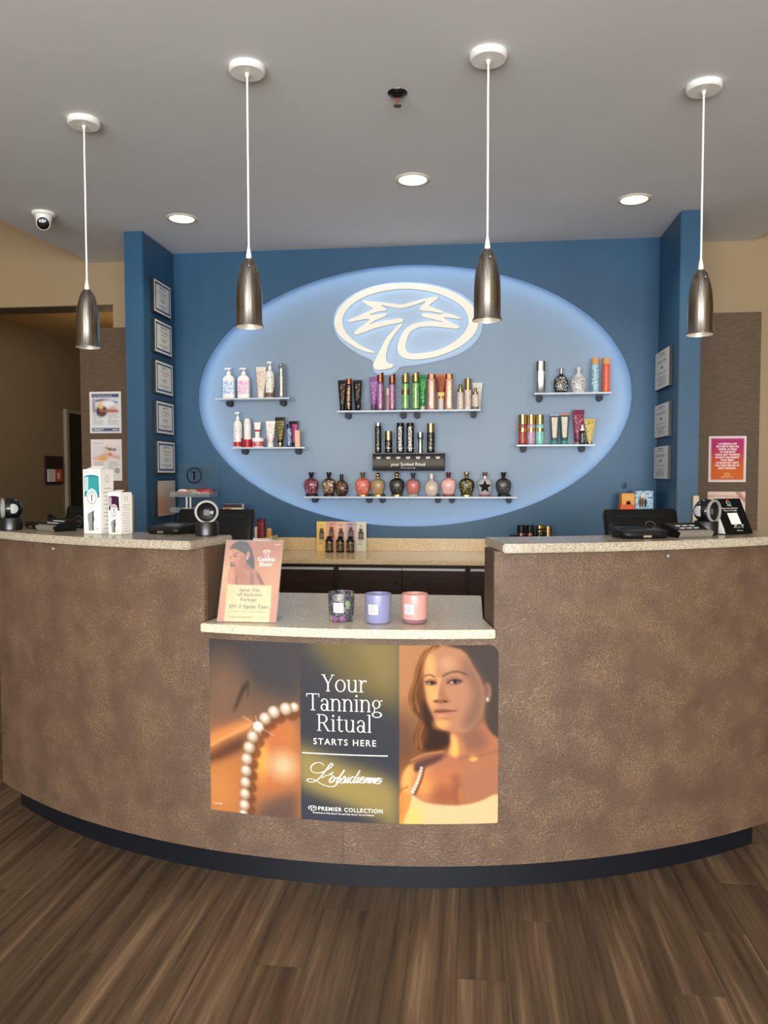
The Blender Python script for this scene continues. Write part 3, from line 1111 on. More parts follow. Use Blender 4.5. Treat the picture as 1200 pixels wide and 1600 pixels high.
def can(key, x, ytop, w, label, body, cap, caph=.2, print_=None, band=None, slant=0.0, dome=False, name='spray_can', waist=None, square=False, **k):
    t, w, h = place(key, x, ytop, w, label, 'spray_can', name=name, **k)
    r = w / 2
    n = 3.6 if square else 2.0
    hc = h * (1 - caph)
    rings = [(0, r * .94, r * .94, n), (h * .012, r, r, n), (hc - .001, r, r, n)]
    if waist:
        rings = [(0, r * .8, r * .8, n), (h * .2, r * .74, r * .74, n), (h * .6, r * .7, r * .7, n), (hc, r, r, n)]
    MB().loft(rings, 28).build('body', mk(body), t, 45, local=True)
    cr = r * (.98 if not k.get('narrow') else .8)
    if dome:
        c = MB().lathe([(cr * .95, hc), (cr * .92, hc + (h - hc) * .5), (cr * .66, hc + (h - hc) * .85), (0, h)], 24, None, True, False)
    else:
        c = MB().loft([(hc, cr, cr, n), (h - abs(slant) * r, cr, cr, n)], 28)
        if slant:
            c.v = [(p[0], p[1], p[2] + (slant * (p[0] / cr) * r if i >= 28 else 0)) for i, p in enumerate(c.v)]
        else:
            c.loft([(h - .0005, cr, cr, n), (h, cr * .94, cr * .94, n)], 28)
    c.build('cap', mk(cap), t, 45, local=True)
    if print_:
        pa_ = 30 if body == BLK else 70
        MB().patch(rings, h * .06, hc * .93, R(-pa_), R(pa_), .0006, 8, 12).build('label', print_, t, 60, local=True)
    for b_ in (band or []):
        MB().patch(rings, h * b_[1], h * b_[2], -math.pi, math.pi, .0009, 2, 28).build('band', mk(b_[0]), t, 60, local=True)
    return t


def mist_bottle(key, x, ytop, w, label, body, cap, print_=None, band=None, **k):
    """slim bottle with shoulder, collar and spray head"""
    t, w, h = place(key, x, ytop, w, label, 'spray_bottle', **k)
    r = w / 2
    rings = [(0, r * .95, r * .95, 2), (h * .01, r, r, 2), (h * .60, r, r, 2), (h * .68, r * .88, r * .88, 2), (h * .72, r * .5, r * .5, 2)]
    MB().loft(rings, 24).build('body', mk(body), t, 50, local=True)
    MB().lathe([(r * .80, h * .70), (r * .78, h * .80), (r * .42, h * .83), (r * .40, h * .97), (r * .34, h)], 20).build('cap', mk(cap), t, 50, local=True)
    if print_:
        MB().patch(rings, h * .08, h * .58, R(-70), R(70), .0006, 6, 12).build('label', print_, t, 60, local=True)
    if band:
        MB().patch(rings, h * band[1], h * band[2], -math.pi, math.pi, .0007, 2, 24).build('band', mk(band[0]), t, 60, local=True)
    return t


def flask(key, x, ytop, w, label, body, cap, base=None, print_=None, shape='urn', capshape='flare', ink2=None, **k):
    t, w, h = place(key, x, ytop, w, label, 'lotion_flask', **k)
    r = w / 2
    D = .62
    if shape == 'urn':
        prof = [(.085, .66), (.12, .72), (.22, .84), (.36, .96), (.47, 1.0), (.57, .96), (.65, .84), (.70, .62), (.735, .36), (.76, .28)]
    elif shape == 'oval':
        prof = [(.0, .50), (.04, .66), (.16, .88), (.32, 1.0), (.48, .95), (.60, .76), (.69, .48), (.75, .27), (.78, .25)]
    else:                                            # onion
        prof = [(.0, .62), (.05, .74), (.18, .93), (.36, 1.0), (.52, .93), (.64, .72), (.70, .42), (.74, .27), (.77, .25)]
    rings = [(z * h, r * q, r * q * D, 2.2) for z, q in prof]
    MB().loft(rings, 32).build('body', mk(body), t, 60, local=True)
    if shape == 'urn':
        MB().loft([(0, r * .76, r * .76 * D, 2.2), (h * .05, r * .78, r * .78 * D, 2.2), (h * .084, r * .66, r * .66 * D, 2.2)], 28).build('base', mk(base or body), t, 40, local=True)
    if capshape == 'flare':
        cp = [(.762, .22), (.80, .23), (.90, .30), (.985, .36), (1.0, .34)]
    elif capshape == 'knob':
        cp = [(.762, .22), (.80, .19), (.86, .28), (.93, .32), (.98, .24), (1.0, .12)]
    else:
        cp = [(.775, .26), (.90, .27), (.99, .26), (1.0, .22)]
    MB().lathe([(r * q, h * z) for z, q in cp], 20).build('cap', mk(cap), t, 45, local=True)
    if print_:
        lo_, hi_ = (.14, .66) if shape == 'urn' else (.1, .64)
        MB().patch(rings, h * lo_, h * hi_, R(-56), R(56), .0007, 9, 12).build('label', print_, t, 60, local=True)
    return t, h, r


CREAM, WHITE, BLK = (232, 222, 208), (236, 233, 226), (20, 18, 19)
GA, GB, GC = 'bottles on the upper shelf by the rim', 'bottles on the red and white shelf', 'bottles under the palm logo'
# shelf A
pump_bottle('A', 358.8, 575, 19, 'white pump bottle with blue lettering', print_=pr((234, 232, 228), (90, 160, 225), (70, 70, 30)), group=GA)
pump_bottle('A', 382, 575, 19.5, 'white pump bottle with pink lettering', print_=pr((236, 228, 226), (235, 120, 180), (70, 70, 30)), group=GA)
tube_bottle('A', 409, 573.5, 16, 11, 'pale cream squeeze tube with tan writing between pump bottles', (232, 220, 204), (230, 220, 208), pr((230, 218, 202), (190, 150, 105), (60, 60, 60), .56), group=GA)
pump_bottle('A', 422.8, 565, 14, 'slim white pump bottle with brown lower band and black script', band=((120, 92, 76), .38), print_=pr((236, 230, 220), (60, 55, 55), (50, 50, 22), .62), round_=True, group=GA)
can('A', 440.5, 567, 11.5, 'silver aerosol can with a chrome tip', m_silver, m_chrome, .17, pr((190, 190, 186), (90, 88, 86), (80, 80, 60), .55, .3, .8), dome=True, group=GA)
# shelf B
pump_bottle('B', 372, 644, 13.5, 'white pump bottle with a red lower band', band=((190, 34, 44), .34), print_=pr((236, 230, 222), (180, 120, 110), (70, 70, 30), .6), round_=True, group=GB)
can('B', 387, 653, 11.5, 'white round-topped can with a red lower band', WHITE, WHITE, .2, None, [((190, 34, 44), .01, .27)], dome=True, group=GB)
tj, wj, hj = place('B', 403.5, 684.5, 18, 'low white jar with a red band, small tube standing on its lid', 'cream_jar', group=GB)
MB().lathe([(wj / 2 * .96, 0), (wj / 2, .001), (wj / 2, hj * .7)], 28).build('body', mk(WHITE), tj, 45, local=True)
MB().lathe([(wj / 2 * 1.03, hj * .7), (wj / 2 * 1.03, hj * .98), (wj / 2, hj)], 28).build('lid', mk((240, 238, 234)), tj, 45, local=True)
MB().patch([(0, wj / 2, wj / 2, 2), (hj * .7, wj / 2, wj / 2, 2)], hj * .1, hj * .62, -math.pi, math.pi, .0005, 1, 28).build('band', pr((190, 34, 44), (235, 225, 220), (60, 60, 60), .6), tj, 60, local=True)
tube_bottle('B', 402.5, 660, 10.8, 7.5, 'small white tube with a red band standing on the jar lid', WHITE, WHITE, None, ((190, 34, 44), .40, .52), .22, z=SHELVES['B'] + hj + .0006, group=GB)
tube_bottle('B', 423, 658, 15.5, 10, 'wide white tube with red band and fine writing', WHITE, WHITE, pr((236, 232, 224), (150, 80, 80), (70, 70, 24), .62), ((190, 34, 44), .16, .36), .14, group=GB)
tube_bottle('B', 438, 652, 15.5, 9, 'black and gold mottled tube with a gold cap', (30, 27, 20), m_gold, pr((34, 30, 22), (150, 130, 50), (50, 50, 50), .5), None, .15, group=GB)
can('B', 452, 663, 8.5, 'thin dark blue bottle with a silver front', (30, 40, 66), (30, 34, 50), .12, pr((60, 90, 130), (200, 210, 220), (60, 60, 30), .55), name='slim_bottle', y=YB - .02, group=GB)
tube_bottle('B', 459, 658, 15, 10, 'black tube with a bright pink panel at the back', (28, 22, 30), (36, 24, 36), pr((190, 70, 130), (60, 30, 50), (50, 50, 50), .6), None, .1, y=YB + .028, group=GB)
tb, wb_, hb_ = place('B', 465.5, 672.5, 7.5, 'small beige carton at the end of the shelf', 'carton', y=YB - .03, group=GB)
MB().box(-wb_ / 2, wb_ / 2, -wb_ / 2, wb_ / 2, 0, hb_).build('box', mk((222, 186, 152), .6), tb, 0, local=True)
MB().box(-wb_ * .4, wb_ * .4, -wb_ / 2 - .0006, -wb_ / 2 - .0001, hb_ * .2, hb_ * .8).build('label', pr((224, 190, 156), (200, 130, 90), (80, 80, 80)), tb, 0, local=True)
# shelf C
kp = pr((26, 22, 20), (205, 150, 105), (70, 70, 30), .58)
tube_bottle('C', 535.6, 594, 14, 9, 'black squeeze tube with copper lettering at the shelf end', BLK, BLK, kp, None, .16, group=GC)
can('C', 545.5, 592, 9.5, 'black bottle with a copper cap between two black tubes', BLK, m_copper, .17, pr((30, 24, 20), (225, 170, 115), (60, 60, 24), .5), name='slim_bottle', y=YB - .03, group=GC)
tube_bottle('C', 559, 594, 14, 9, 'black squeeze tube with copper lettering behind the small round jar', BLK, BLK, kp, None, .16, group=GC)
t_, w_, h_ = place('C', 560, 625, 9, 'little round dark jar in front of a black tube', 'jar', name='round_jar', y=YB - .045, group=GC)
MB().loft([(0, w_ * .25, w_ * .2, 2), (h_ * .2, w_ * .46, w_ * .3, 2), (h_ * .5, w_ * .5, w_ * .34, 2), (h_ * .8, w_ * .44, w_ * .3, 2), (h_, w_ * .2, w_ * .16, 2)], 24).build('body', mk((40, 28, 22), .15), t_, 60, local=True)
MB().lathe([(w_ * .16, h_), (w_ * .16, h_ * 1.12)], 14).build('cap', mk(BLK), t_, 45, local=True)
tube_bottle('C', 584, 589, 13, 9, 'violet shimmering tube beside the copper capped bottles', (140, 90, 150), (90, 60, 90), pr((150, 98, 160), (205, 160, 205), (50, 50, 40), .55, .25, .3), None, .18, group=GC)
pm = pr((150, 95, 130), (222, 180, 205), (160, 160, 12), .55, .25, .3)
can('C', 594.5, 582, 10.5, 'purple bottle with slanted copper cap, beside the violet tube', (110, 70, 100), m_copper, .25, pm, slant=.5, name='slim_bottle', group=GC)
can('C', 606, 607, 5, 'thin pink metallic vial between two purple bottles', (200, 140, 130), (225, 190, 175), .3, name='slim_vial', y=YB - .03, group=GC)
can('C', 612.8, 584, 10.5, 'purple bottle with slanted copper cap, beside the pink vial', (105, 66, 96), m_copper, .25, pm, slant=.5, name='slim_bottle', group=GC)
gm = pr((96, 160, 90), (175, 215, 140), (160, 160, 12), .5, .25, .3)
can('C', 633.5, 582.5, 11.5, 'green bottle with slanted gold cap and a gold plate on its front', (60, 110, 60), m_gold, .25, gm, [(m_gold, .42, .56)], slant=.4, name='slim_bottle', group=GC)
can('C', 649.5, 581, 11.8, 'green bottle with slanted gold cap, touching the bright green tube', (60, 112, 62), m_gold, .25, gm, slant=.5, name='slim_bottle', group=GC)
tube_bottle('C', 660.5, 586, 11.5, 7, 'bright green glittering tube with pale cap', (26, 120, 50), (210, 200, 160), pr((30, 130, 56), (110, 190, 110), (40, 40, 40), .55, .25, .3), None, .12, y=YB - .012, group=GC)
cm = pr((216, 130, 108), (240, 190, 160), (160, 160, 12), .55, .25, .35)
for x_, l_ in ((674, 'tall copper pink bottle with rounded cap, beside the bright green tube'), (701.5, 'tall copper pink bottle with rounded cap, beside the beige spray bottles')):
    can('C', x_, 585, 11.5, l_, (206, 150, 124), m_copper, .13, cm, name='slim_bottle', square=True, group=GC)
tube_bottle('C', 689, 585, 16, 9, 'copper tube with a tall cream cap between two copper bottles', m_copper, (228, 205, 190), None, ((236, 216, 130), .32, .5), .32, group=GC)
bp = pr((226, 206, 188), (120, 100, 90), (60, 60, 40), .6)
mist_bottle('C', 719, 600, 10.8, 'beige spray bottle with gold collar next to the copper bottle', (222, 200, 184), m_gold, bp, group=GC)
can('C', 730.8, 592, 10.8, 'tall beige bottle with a large gold cap', (228, 214, 200), m_gold, .36, bp, name='slim_bottle', y=YB - .015, group=GC)
tube_bottle('C', 745.5, 598, 16, 11, 'wide pale grey-white tube at the shelf end, behind', (222, 218, 210), WHITE, pr((224, 220, 212), (70, 70, 60), (24, 24, 60), .64), None, .12, y=YB + .03, group=GC)
mist_bottle('C', 742.5, 606, 11, 'short beige bottle with narrow gold neck and dark base band', (216, 200, 196), m_gold, bp, ((100, 90, 100), .02, .14), y=YB - .04, group=GC)

# display block under the logo with six black products
a, b = at_y(582, 708, YR - .14), at_y(694, 708, YR - .14)
zb_ = at_y(640, 735.5, YR - .14).z
dz = a.z
t = thing('display_ledge', 'black printed display ledge reading your sunbed ritual', 'display', ((a.x + b.x) / 2, YR, zb_))
MB().box(a.x, b.x, YR - .138, YR - .001, zb_, dz - .004).build('block', m_matte, t, 0)
MB().box(a.x - .002, b.x + .002, YR - .144, YR - .001, dz - .004, dz).build('top_board', mat('brown_board', C(96, 76, 60), 0.4), t, 0)
cv = Canvas(60, 28, lambda x, y: (x, y))
cv.fill([(0, (18, 17, 17)), (.12, (22, 21, 20)), (.42, (92, 86, 78)), (.66, (90, 84, 74)), (.88, (18, 17, 17)), (1, (12, 12, 12))])
YD = YR - .1395
cv.build('printed_front', lambda u, v: (a.x + (b.x - a.x) * u, YD, dz - .004 - (dz - .004 - zb_) * v), t, .35)
DW, DH = b.x - a.x, dz - zb_
tx = MB()
put_text(tx, 'your Sunbed Ritual', lambda x, y: (a.x + DW / 2 + x, YD - .0008, dz + y), DH * .26, 0, -DH * .72, width=.98)
put_text(tx, 'Where you glow begins', lambda x, y: (a.x + DW / 2 + x, YD - .0008, dz + y), DH * .085, 0, -DH * .87, res=1)
for k_ in range(7):
    for r_ in range(2):
        tx.box(a.x + DW * (.085 + .138 * k_) - .014 + .003 * r_, a.x + DW * (.085 + .138 * k_) + .014 - .003 * r_, YD - .0008, YD - .0004, dz - DH * (.255 + .07 * r_), dz - DH * (.22 + .07 * r_))
tx.build('lettering', m_whiteink, t, 0)['kind'] = 'stuff'
SHELVES['D'] = dz
GD = 'black products on the display ledge'
dp = pr((24, 22, 20), (190, 180, 150), (70, 70, 22), .6)
sp_ = pr((40, 40, 40), (215, 212, 205), (60, 60, 24), .48, .3)
can('D', 590.8, 661, 10, 'tall black bottle with a narrow silver-gold cap at the ledge end', BLK, m_silver, .1, dp, [(m_gold, .155, .175)], name='slim_bottle', group=GD)
can('D', 607, 674, 11.5, 'short black bottle with a wide gold cap', BLK, m_gold, .4, dp, [(m_gold, .22, .25)], name='slim_bottle', group=GD)
can('D', 625.5, 661, 11.5, 'tall black bottle with silver lettering, nearer the short gold capped one', BLK, BLK, .06, sp_, [(m_silver, .16, .18)], name='slim_bottle', group=GD)
can('D', 641, 661, 11.5, 'tall black bottle with silver lettering, nearer the small silver one', BLK, BLK, .06, sp_, [(m_silver, .16, .18)], name='slim_bottle', group=GD)
can('D', 656.8, 676, 9.5, 'small silver waisted bottle', m_silver, m_chrome, .22, None, [(m_chrome, .20, .25)], waist=True, name='slim_bottle', group=GD)
can('D', 673, 662, 12, 'tall black bottle with a wide gold cap at the ledge end', BLK, m_gold, .3, dp, [(m_gold, .16, .185)], name='slim_bottle', group=GD)

# the row of twelve round flasks
GE = 'round flasks on the longest shelf'
flask('E', 486, 738, 23.5, 'burgundy flask with black cap at the shelf end, white lettering', (104, 40, 50), BLK, BLK, pr((112, 44, 54), (225, 195, 190), (40, 40, 60), .62), group=GE)
flask('E', 513.5, 738, 22, 'dark red flask with cream lettering and black cap and foot', (70, 22, 24), BLK, BLK, pr((60, 20, 22), (215, 190, 140), (46, 46, 46), .54), group=GE)
flask('E', 533.5, 741, 21, 'dark brown egg-shaped flask with an orange-gold band of lettering', (46, 32, 26), BLK, None, pr((50, 34, 28), (215, 150, 60), (30, 30, 70), .6), shape='oval', capshape='plain', y=YB - .02, group=GE)
flask('E', 566.5, 738, 23.5, 'coral red flask with gold foot', (205, 84, 72), mk((90, 84, 50)), m_gold, pr((205, 84, 72), (240, 190, 150), (60, 60, 60), .56), group=GE)
flask('E', 590.2, 739, 22, 'olive gold flask with red flowers and a round gold knob', (150, 132, 88), m_gold, m_gold, pr((160, 142, 96), (215, 80, 84), (36, 36, 36), .6), capshape='knob', group=GE)
flask('E', 620, 738, 23.5, 'black flask with gold knob and gold foot', (28, 27, 30), m_gold, m_gold, pr((32, 31, 34), (150, 125, 90), (60, 60, 60), .6), capshape='knob', group=GE)
flask('E', 645.5, 739, 21.5, 'grey flask with coral lettering block and dark teal cap', (120, 122, 116), (40, 62, 68), (170, 160, 130), pr((150, 130, 118), (220, 96, 84), (36, 36, 40), .48), group=GE)
flask('E', 674.3, 740, 22, 'pale lavender flask with yellow lettering and white cap', (186, 172, 178), WHITE, None, pr((196, 182, 184), (222, 188, 110), (40, 40, 50), .55), shape='oval', capshape='plain', group=GE)
flask('E', 700.8, 738, 23.5, 'pink flask with maroon cap and foot', (222, 160, 160), (88, 42, 48), (120, 70, 70), pr((224, 164, 162), (240, 210, 180), (70, 70, 50), .56), group=GE)
flask('E', 729.3, 738, 24, 'black flask with yellow-gold script and gold cap', (30, 30, 26), m_gold, m_gold, pr((32, 32, 28), (200, 180, 90), (44, 44, 40), .58), group=GE)
ts, hs, rs = flask('E', 757.8, 738, 23, 'silver grey flask with a big black star', (176, 172, 172), (110, 70, 78), (140, 84, 90), None, group=GE)
st = []
for i in range(10):
    q = (.92 if i % 2 == 0 else .42) * rs
    st.append((q * math.sin(math.pi * i / 5), hs * .40 + q * .98 * math.cos(math.pi * i / 5)))
MB().prism(st, -rs * .64, -rs * .60).build('star', m_matte, ts, 0, local=True)
MB().prism([(u * .3, hs * .79 + (v - hs * .40) * .3) for u, v in st], -rs * .40, -rs * .36).build('star', m_whiteink, ts, 0, local=True)
flask('E', 787, 738, 24, 'dull black flask with grey writing at the shelf end', (34, 32, 32), BLK, BLK, pr((44, 42, 42), (110, 105, 100), (60, 60, 60), .56), group=GE)

# shelf F
GF = 'bottles on the shelf with the orange cans'
can('F', 844, 565, 14, 'tall square silver bottle with a slanted facet', m_silver, m_steel, .3, None, name='slim_bottle', square=True, group=GF)
flask('F', 876, 575, 23, 'ornate black and silver flask with a silver cap', (40, 38, 36), m_silver, None, pr((44, 42, 40), (200, 196, 188), (40, 40, 40), .55), shape='onion', capshape='plain', group=GF)
flask('F', 903, 573, 24, 'ornate white flask with grey lace pattern and clear stopper', (206, 204, 200), mat('clear_stopper', C(205, 208, 208), .1), None, pr((214, 212, 206), (84, 82, 82), (70, 70, 70), .54), shape='onion', capshape='knob', group=GF)
m_woodcap = mat('wooden_cap', C(214, 150, 78), 0.5)
can('F', 928.6, 560, 12, 'pale blue spray can with a wooden cap', (150, 190, 205), m_woodcap, .17, pr((178, 204, 208), (70, 130, 165), (30, 30, 26), .55), group=GF)
can('F', 945.8, 560, 12.2, 'orange-red spray can with a wooden cap', (212, 96, 66), m_woodcap, .17, pr((214, 92, 62), (240, 160, 110), (70, 70, 40), .66), group=GF)
# shelf G
GG = 'bottles on the shelf with the gold capped cans'
for x_, c0, l_ in ((816.3, (150, 60, 44), 'dark copper red can with gold cap and gold badge'), (829.6, (170, 140, 160), 'lilac can with gold cap and gold badge'), (843.2, (120, 186, 174), 'mint green can with gold cap and gold badge')):
    can('G', x_, 648.5, 12.8, l_, c0, m_gold, .31, pr(c0, tuple(min(255, q + 34) for q in c0), (160, 160, 12), .55), [(m_gold, .44, .56)], group=GG)
tl = pr((205, 190, 172), (226, 214, 198), (160, 160, 10), .5)
tube_bottle('G', 866, 646.5, 15, 11, 'teal and grey tube with a cream stripe, dark back', (84, 92, 96), (70, 140, 136), tl, None, .13, crimp=(130, 160, 185), pa=34, group=GG)
tube_bottle('G', 881.6, 645.5, 15.5, 11, 'teal tube with a cream stripe and red corner', (50, 90, 84), (70, 140, 136), tl, None, .13, crimp=(190, 120, 110), pa=34, group=GG)
tube_bottle('G', 903, 640.5, 18, 11, 'tall crimson purple tube with lettering down its front', (120, 36, 66), (150, 140, 120), pr((124, 38, 68), (210, 130, 150), (24, 24, 40), .6), None, .08, y=YB + .012, group=GG)
mist_bottle('G', 909.5, 664, 8.5, 'small black dropper bottle with a white tip', BLK, WHITE, pr((30, 28, 28), (190, 190, 190), (60, 60, 40), .58), y=YB - .04, group=GG)
tube_bottle('G', 921, 654.5, 17, 9, 'gold yellow tube with dark flourish', (196, 168, 84), m_gold, pr((206, 180, 96), (130, 104, 40), (30, 30, 40), .6), None, .11, group=GG)


# ------------------------------------------------------------------ things on the raised ledges
m_screen = mat('dark_glass', C(16, 18, 20), 0.08)
m_greyplate = mat('pale_grey_plastic', C(170, 172, 172), 0.45)
m_can_dark = mat('dark_anodised', C(66, 66, 68), 0.3, 0.9)
ZC = ZT + .0006


def scanner(x, y, face, label):
    t = thing('eye_scanner', label, 'scanner', (x, y, ZC), math.atan2(face[0], -face[1]), 'round scanners on the ledges')
    MB().lathe([(.038, 0), (.0405, .002), (.0405, .044), (.038, .048), (.030, .050)], 40).build('base', m_can_dark, t, 40, local=True)
    zc = .083
    # ball with its front sliced off (front is -Y)
    B = Matrix.Translation((0, 0, zc)) @ Matrix.Rotation(R(90), 4, 'X')
    prof = [(.0425 * math.sin(a), -.0425 * math.cos(a)) for a in [math.pi * i / 20 for i in range(1, 15)]]
    MB().lathe([(.002, -.0425)] + prof, 36, B, True, False).build('ball', mat('gloss_black', C(14, 14, 15), .12), t, 60, local=True)
    r1, z1 = prof[-1]
    MB().lathe([(r1 + .002, z1 - .002), (r1 + .006, z1 + .004), (r1 + .0055, z1 + .008), (r1 - .001, z1 + .009), (r1 - .0015, z1 + .001)], 40, B, False, False).build('light_ring', mat('light_ring', C(150, 148, 144), .45), t, 60, local=True)
    ln = MB().lathe([(r1 - .0016, z1 + .002), (.024, z1 - .004), (.0, z1 - .006)], 36, B, False, False).build('lens', m_screen, t, 60, local=True)
    MB().box(-.010, .010, -z1 + .0042, -z1 + .0052, zc - .012, zc + .008).build('sensor', mat('sensor_grey', C(84, 84, 84), .5), t, 0, bevel=.002, local=True)
    for sx in (-1, 1):
        MB().lathe([(.0187, .0375)] + [(.0429 * math.sin(R(w)), .0429 * math.cos(R(w))) for w in (25.5, 20, 14, 8, 3)], 28, Matrix.Translation((0, .004, zc)) @ Matrix.Rotation(R(90 * sx), 4, 'Y')).build('side_disc', m_greyplate, t, 50, local=True)
    return t


scanner(-0.922, 2.645, (.33, -.94), 'round black eye scanner facing the room, beside the screen near the acrylic sign')
scanner(-1.775, 2.845, (-.80, -.60), 'round black eye scanner turned away, at the very end of the ledge with hairbrush boxes')
scanner(0.816, 2.836, (.66, -.75), 'round black eye scanner leaning ring-first towards the slanted review card')


def pad(x, y, rz, label, w=.15, d=.13, pen=True):
    t = thing('signature_pad', label, 'signature pad', (x, y, ZC), rz, 'signature pads')
    body = MB()
    rings = [(0, w / 2 * .93, d / 2 * .93, 5), (.010, w / 2, d / 2, 5), (.016, w / 2, d / 2, 5), (.022, w / 2 * .96, d / 2 * .95, 5)]
    body.loft(rings, 40)
    body.v = [(p[0], p[1], p[2] * (1 + .55 * (p[1] / d + .5)) if p[2] > .005 else p[2]) for p in body.v]
    body.build('body', m_black, t, 40, local=True)
    z = lambda yy: .0226 * (1 + .55 * (yy / d + .5))
    s = MB()
    a, b = -d * .26, d * .22
    s.add([(-w * .34, a, z(a)), (w * .34, a, z(a)), (w * .34, b, z(b)), (-w * .34, b, z(b)), (-w * .34, a, z(a) + .0008), (w * .34, a, z(a) + .0008), (w * .34, b, z(b) + .0008), (-w * .34, b, z(b) + .0008)],
          [(0, 3, 2, 1), (4, 5, 6, 7), (0, 1, 5, 4), (1, 2, 6, 5), (2, 3, 7, 6), (3, 0, 4, 7)])
    s.build('screen', mat('pad_screen', C(62, 62, 60), .15), t, 0, local=True)
    MB().box(-.014, .014, -d / 2 - .0005, -d / 2 + .006, .004, .011).build('badge', m_silver, t, 0, local=True)
    if pen:
        p = MB().tube([(-w * .52, d * .44, .048), (-w * .1, d * .36, .042), (w * .36, d * .22, .034)], [.0045, .005, .003], 10)
        pp = p.build('stylus', m_matte, t, 60, local=True)
        MB().box(-w * .5, -w * .42, d * .36, d * .48, .020, .045).build('stylus_rest', m_black, t, 0, local=True)
    return t


pad(-1.085, 2.735, R(-20), 'black signature pad lying flat beside the scanner near the acrylic sign', .155, .12, False)
pad(-1.705, 2.965, R(-36), 'black signature pad behind the slanted keypad on the hairbrush ledge', .15, .12)
pad(0.558, 2.690, R(14), 'black signature pad with a raised stylus, on the ledge before the screen', .17, .125)


def keypad(x, y, rz, label, w=.13):
    t = thing('keypad_stand', label, 'keypad', (x, y, ZC), rz, 'slanted keypads')
    pr_ = [(-.040, 0), (-.050, .017), (-.036, .023), (.042, .044), (.050, .042), (.046, 0)]
    MB().prism(pr_, -w / 2, w / 2, 'x').build('body', m_black, t, 0, bevel=.001, local=True)
    MB().prism([(-.0412, .0004), (-.0514, .0172), (-.036, .0240), (-.0345, .0230), (-.0498, .0166), (-.0398, .0004)], -w / 2 - .0012, w / 2 + .0012, 'x').build('front_strip', mat('satin_aluminium', C(176, 170, 160), .45, .6), t, 0, local=True)
    sl = (.044 - .023) / (.042 + .036)
    for i in range(3):
        for j in range(2):
            yy = -.012 + .024 * j
            zz = .023 + (yy + .036) * sl
            MB().box(-.040 + .028 * i, -.022 + .028 * i, yy - .004, yy + .004, zz - .001, zz + .0022).build('button', m_greyplate, t, 0, local=True)
    return t


keypad(-1.575, 2.818, R(-34), 'slanted black keypad with a silver front, left of the tall hairbrush box')
keypad(0.728, 2.742, R(24), 'slanted black keypad with a silver front, next to the scanner and review card')

m_card = mat('white_card', C(238, 234, 226), 0.45)
m_card2 = mat('grey_print', C(150, 148, 146), 0.5)


def ring_mark(mb, fn, r, n=28, w=.12, teeth=True):
    """circle of short strokes round a letter T"""
    for i in range(n):
        a0, a1 = 2 * math.pi * i / n, 2 * math.pi * (i + (.62 if teeth else 1.0)) / n
        q = [(r * math.sin(a0), r * math.cos(a0)), (r * math.sin(a1), r * math.cos(a1)), (r * (1 - w) * math.sin(a1), r * (1 - w) * math.cos(a1)), (r * (1 - w) * math.sin(a0), r * (1 - w) * math.cos(a0))]
        mb.add([fn(u, v) for u, v in q], [(0, 1, 2, 3)])
    for q in (((-.40, .46), (.40, .46), (.40, .36), (-.40, .36)), ((-.09, .36), (.09, .36), (.09, -.52), (-.09, -.52))):
        mb.add([fn(u * r, v * r) for u, v in q], [(0, 1, 2, 3)])


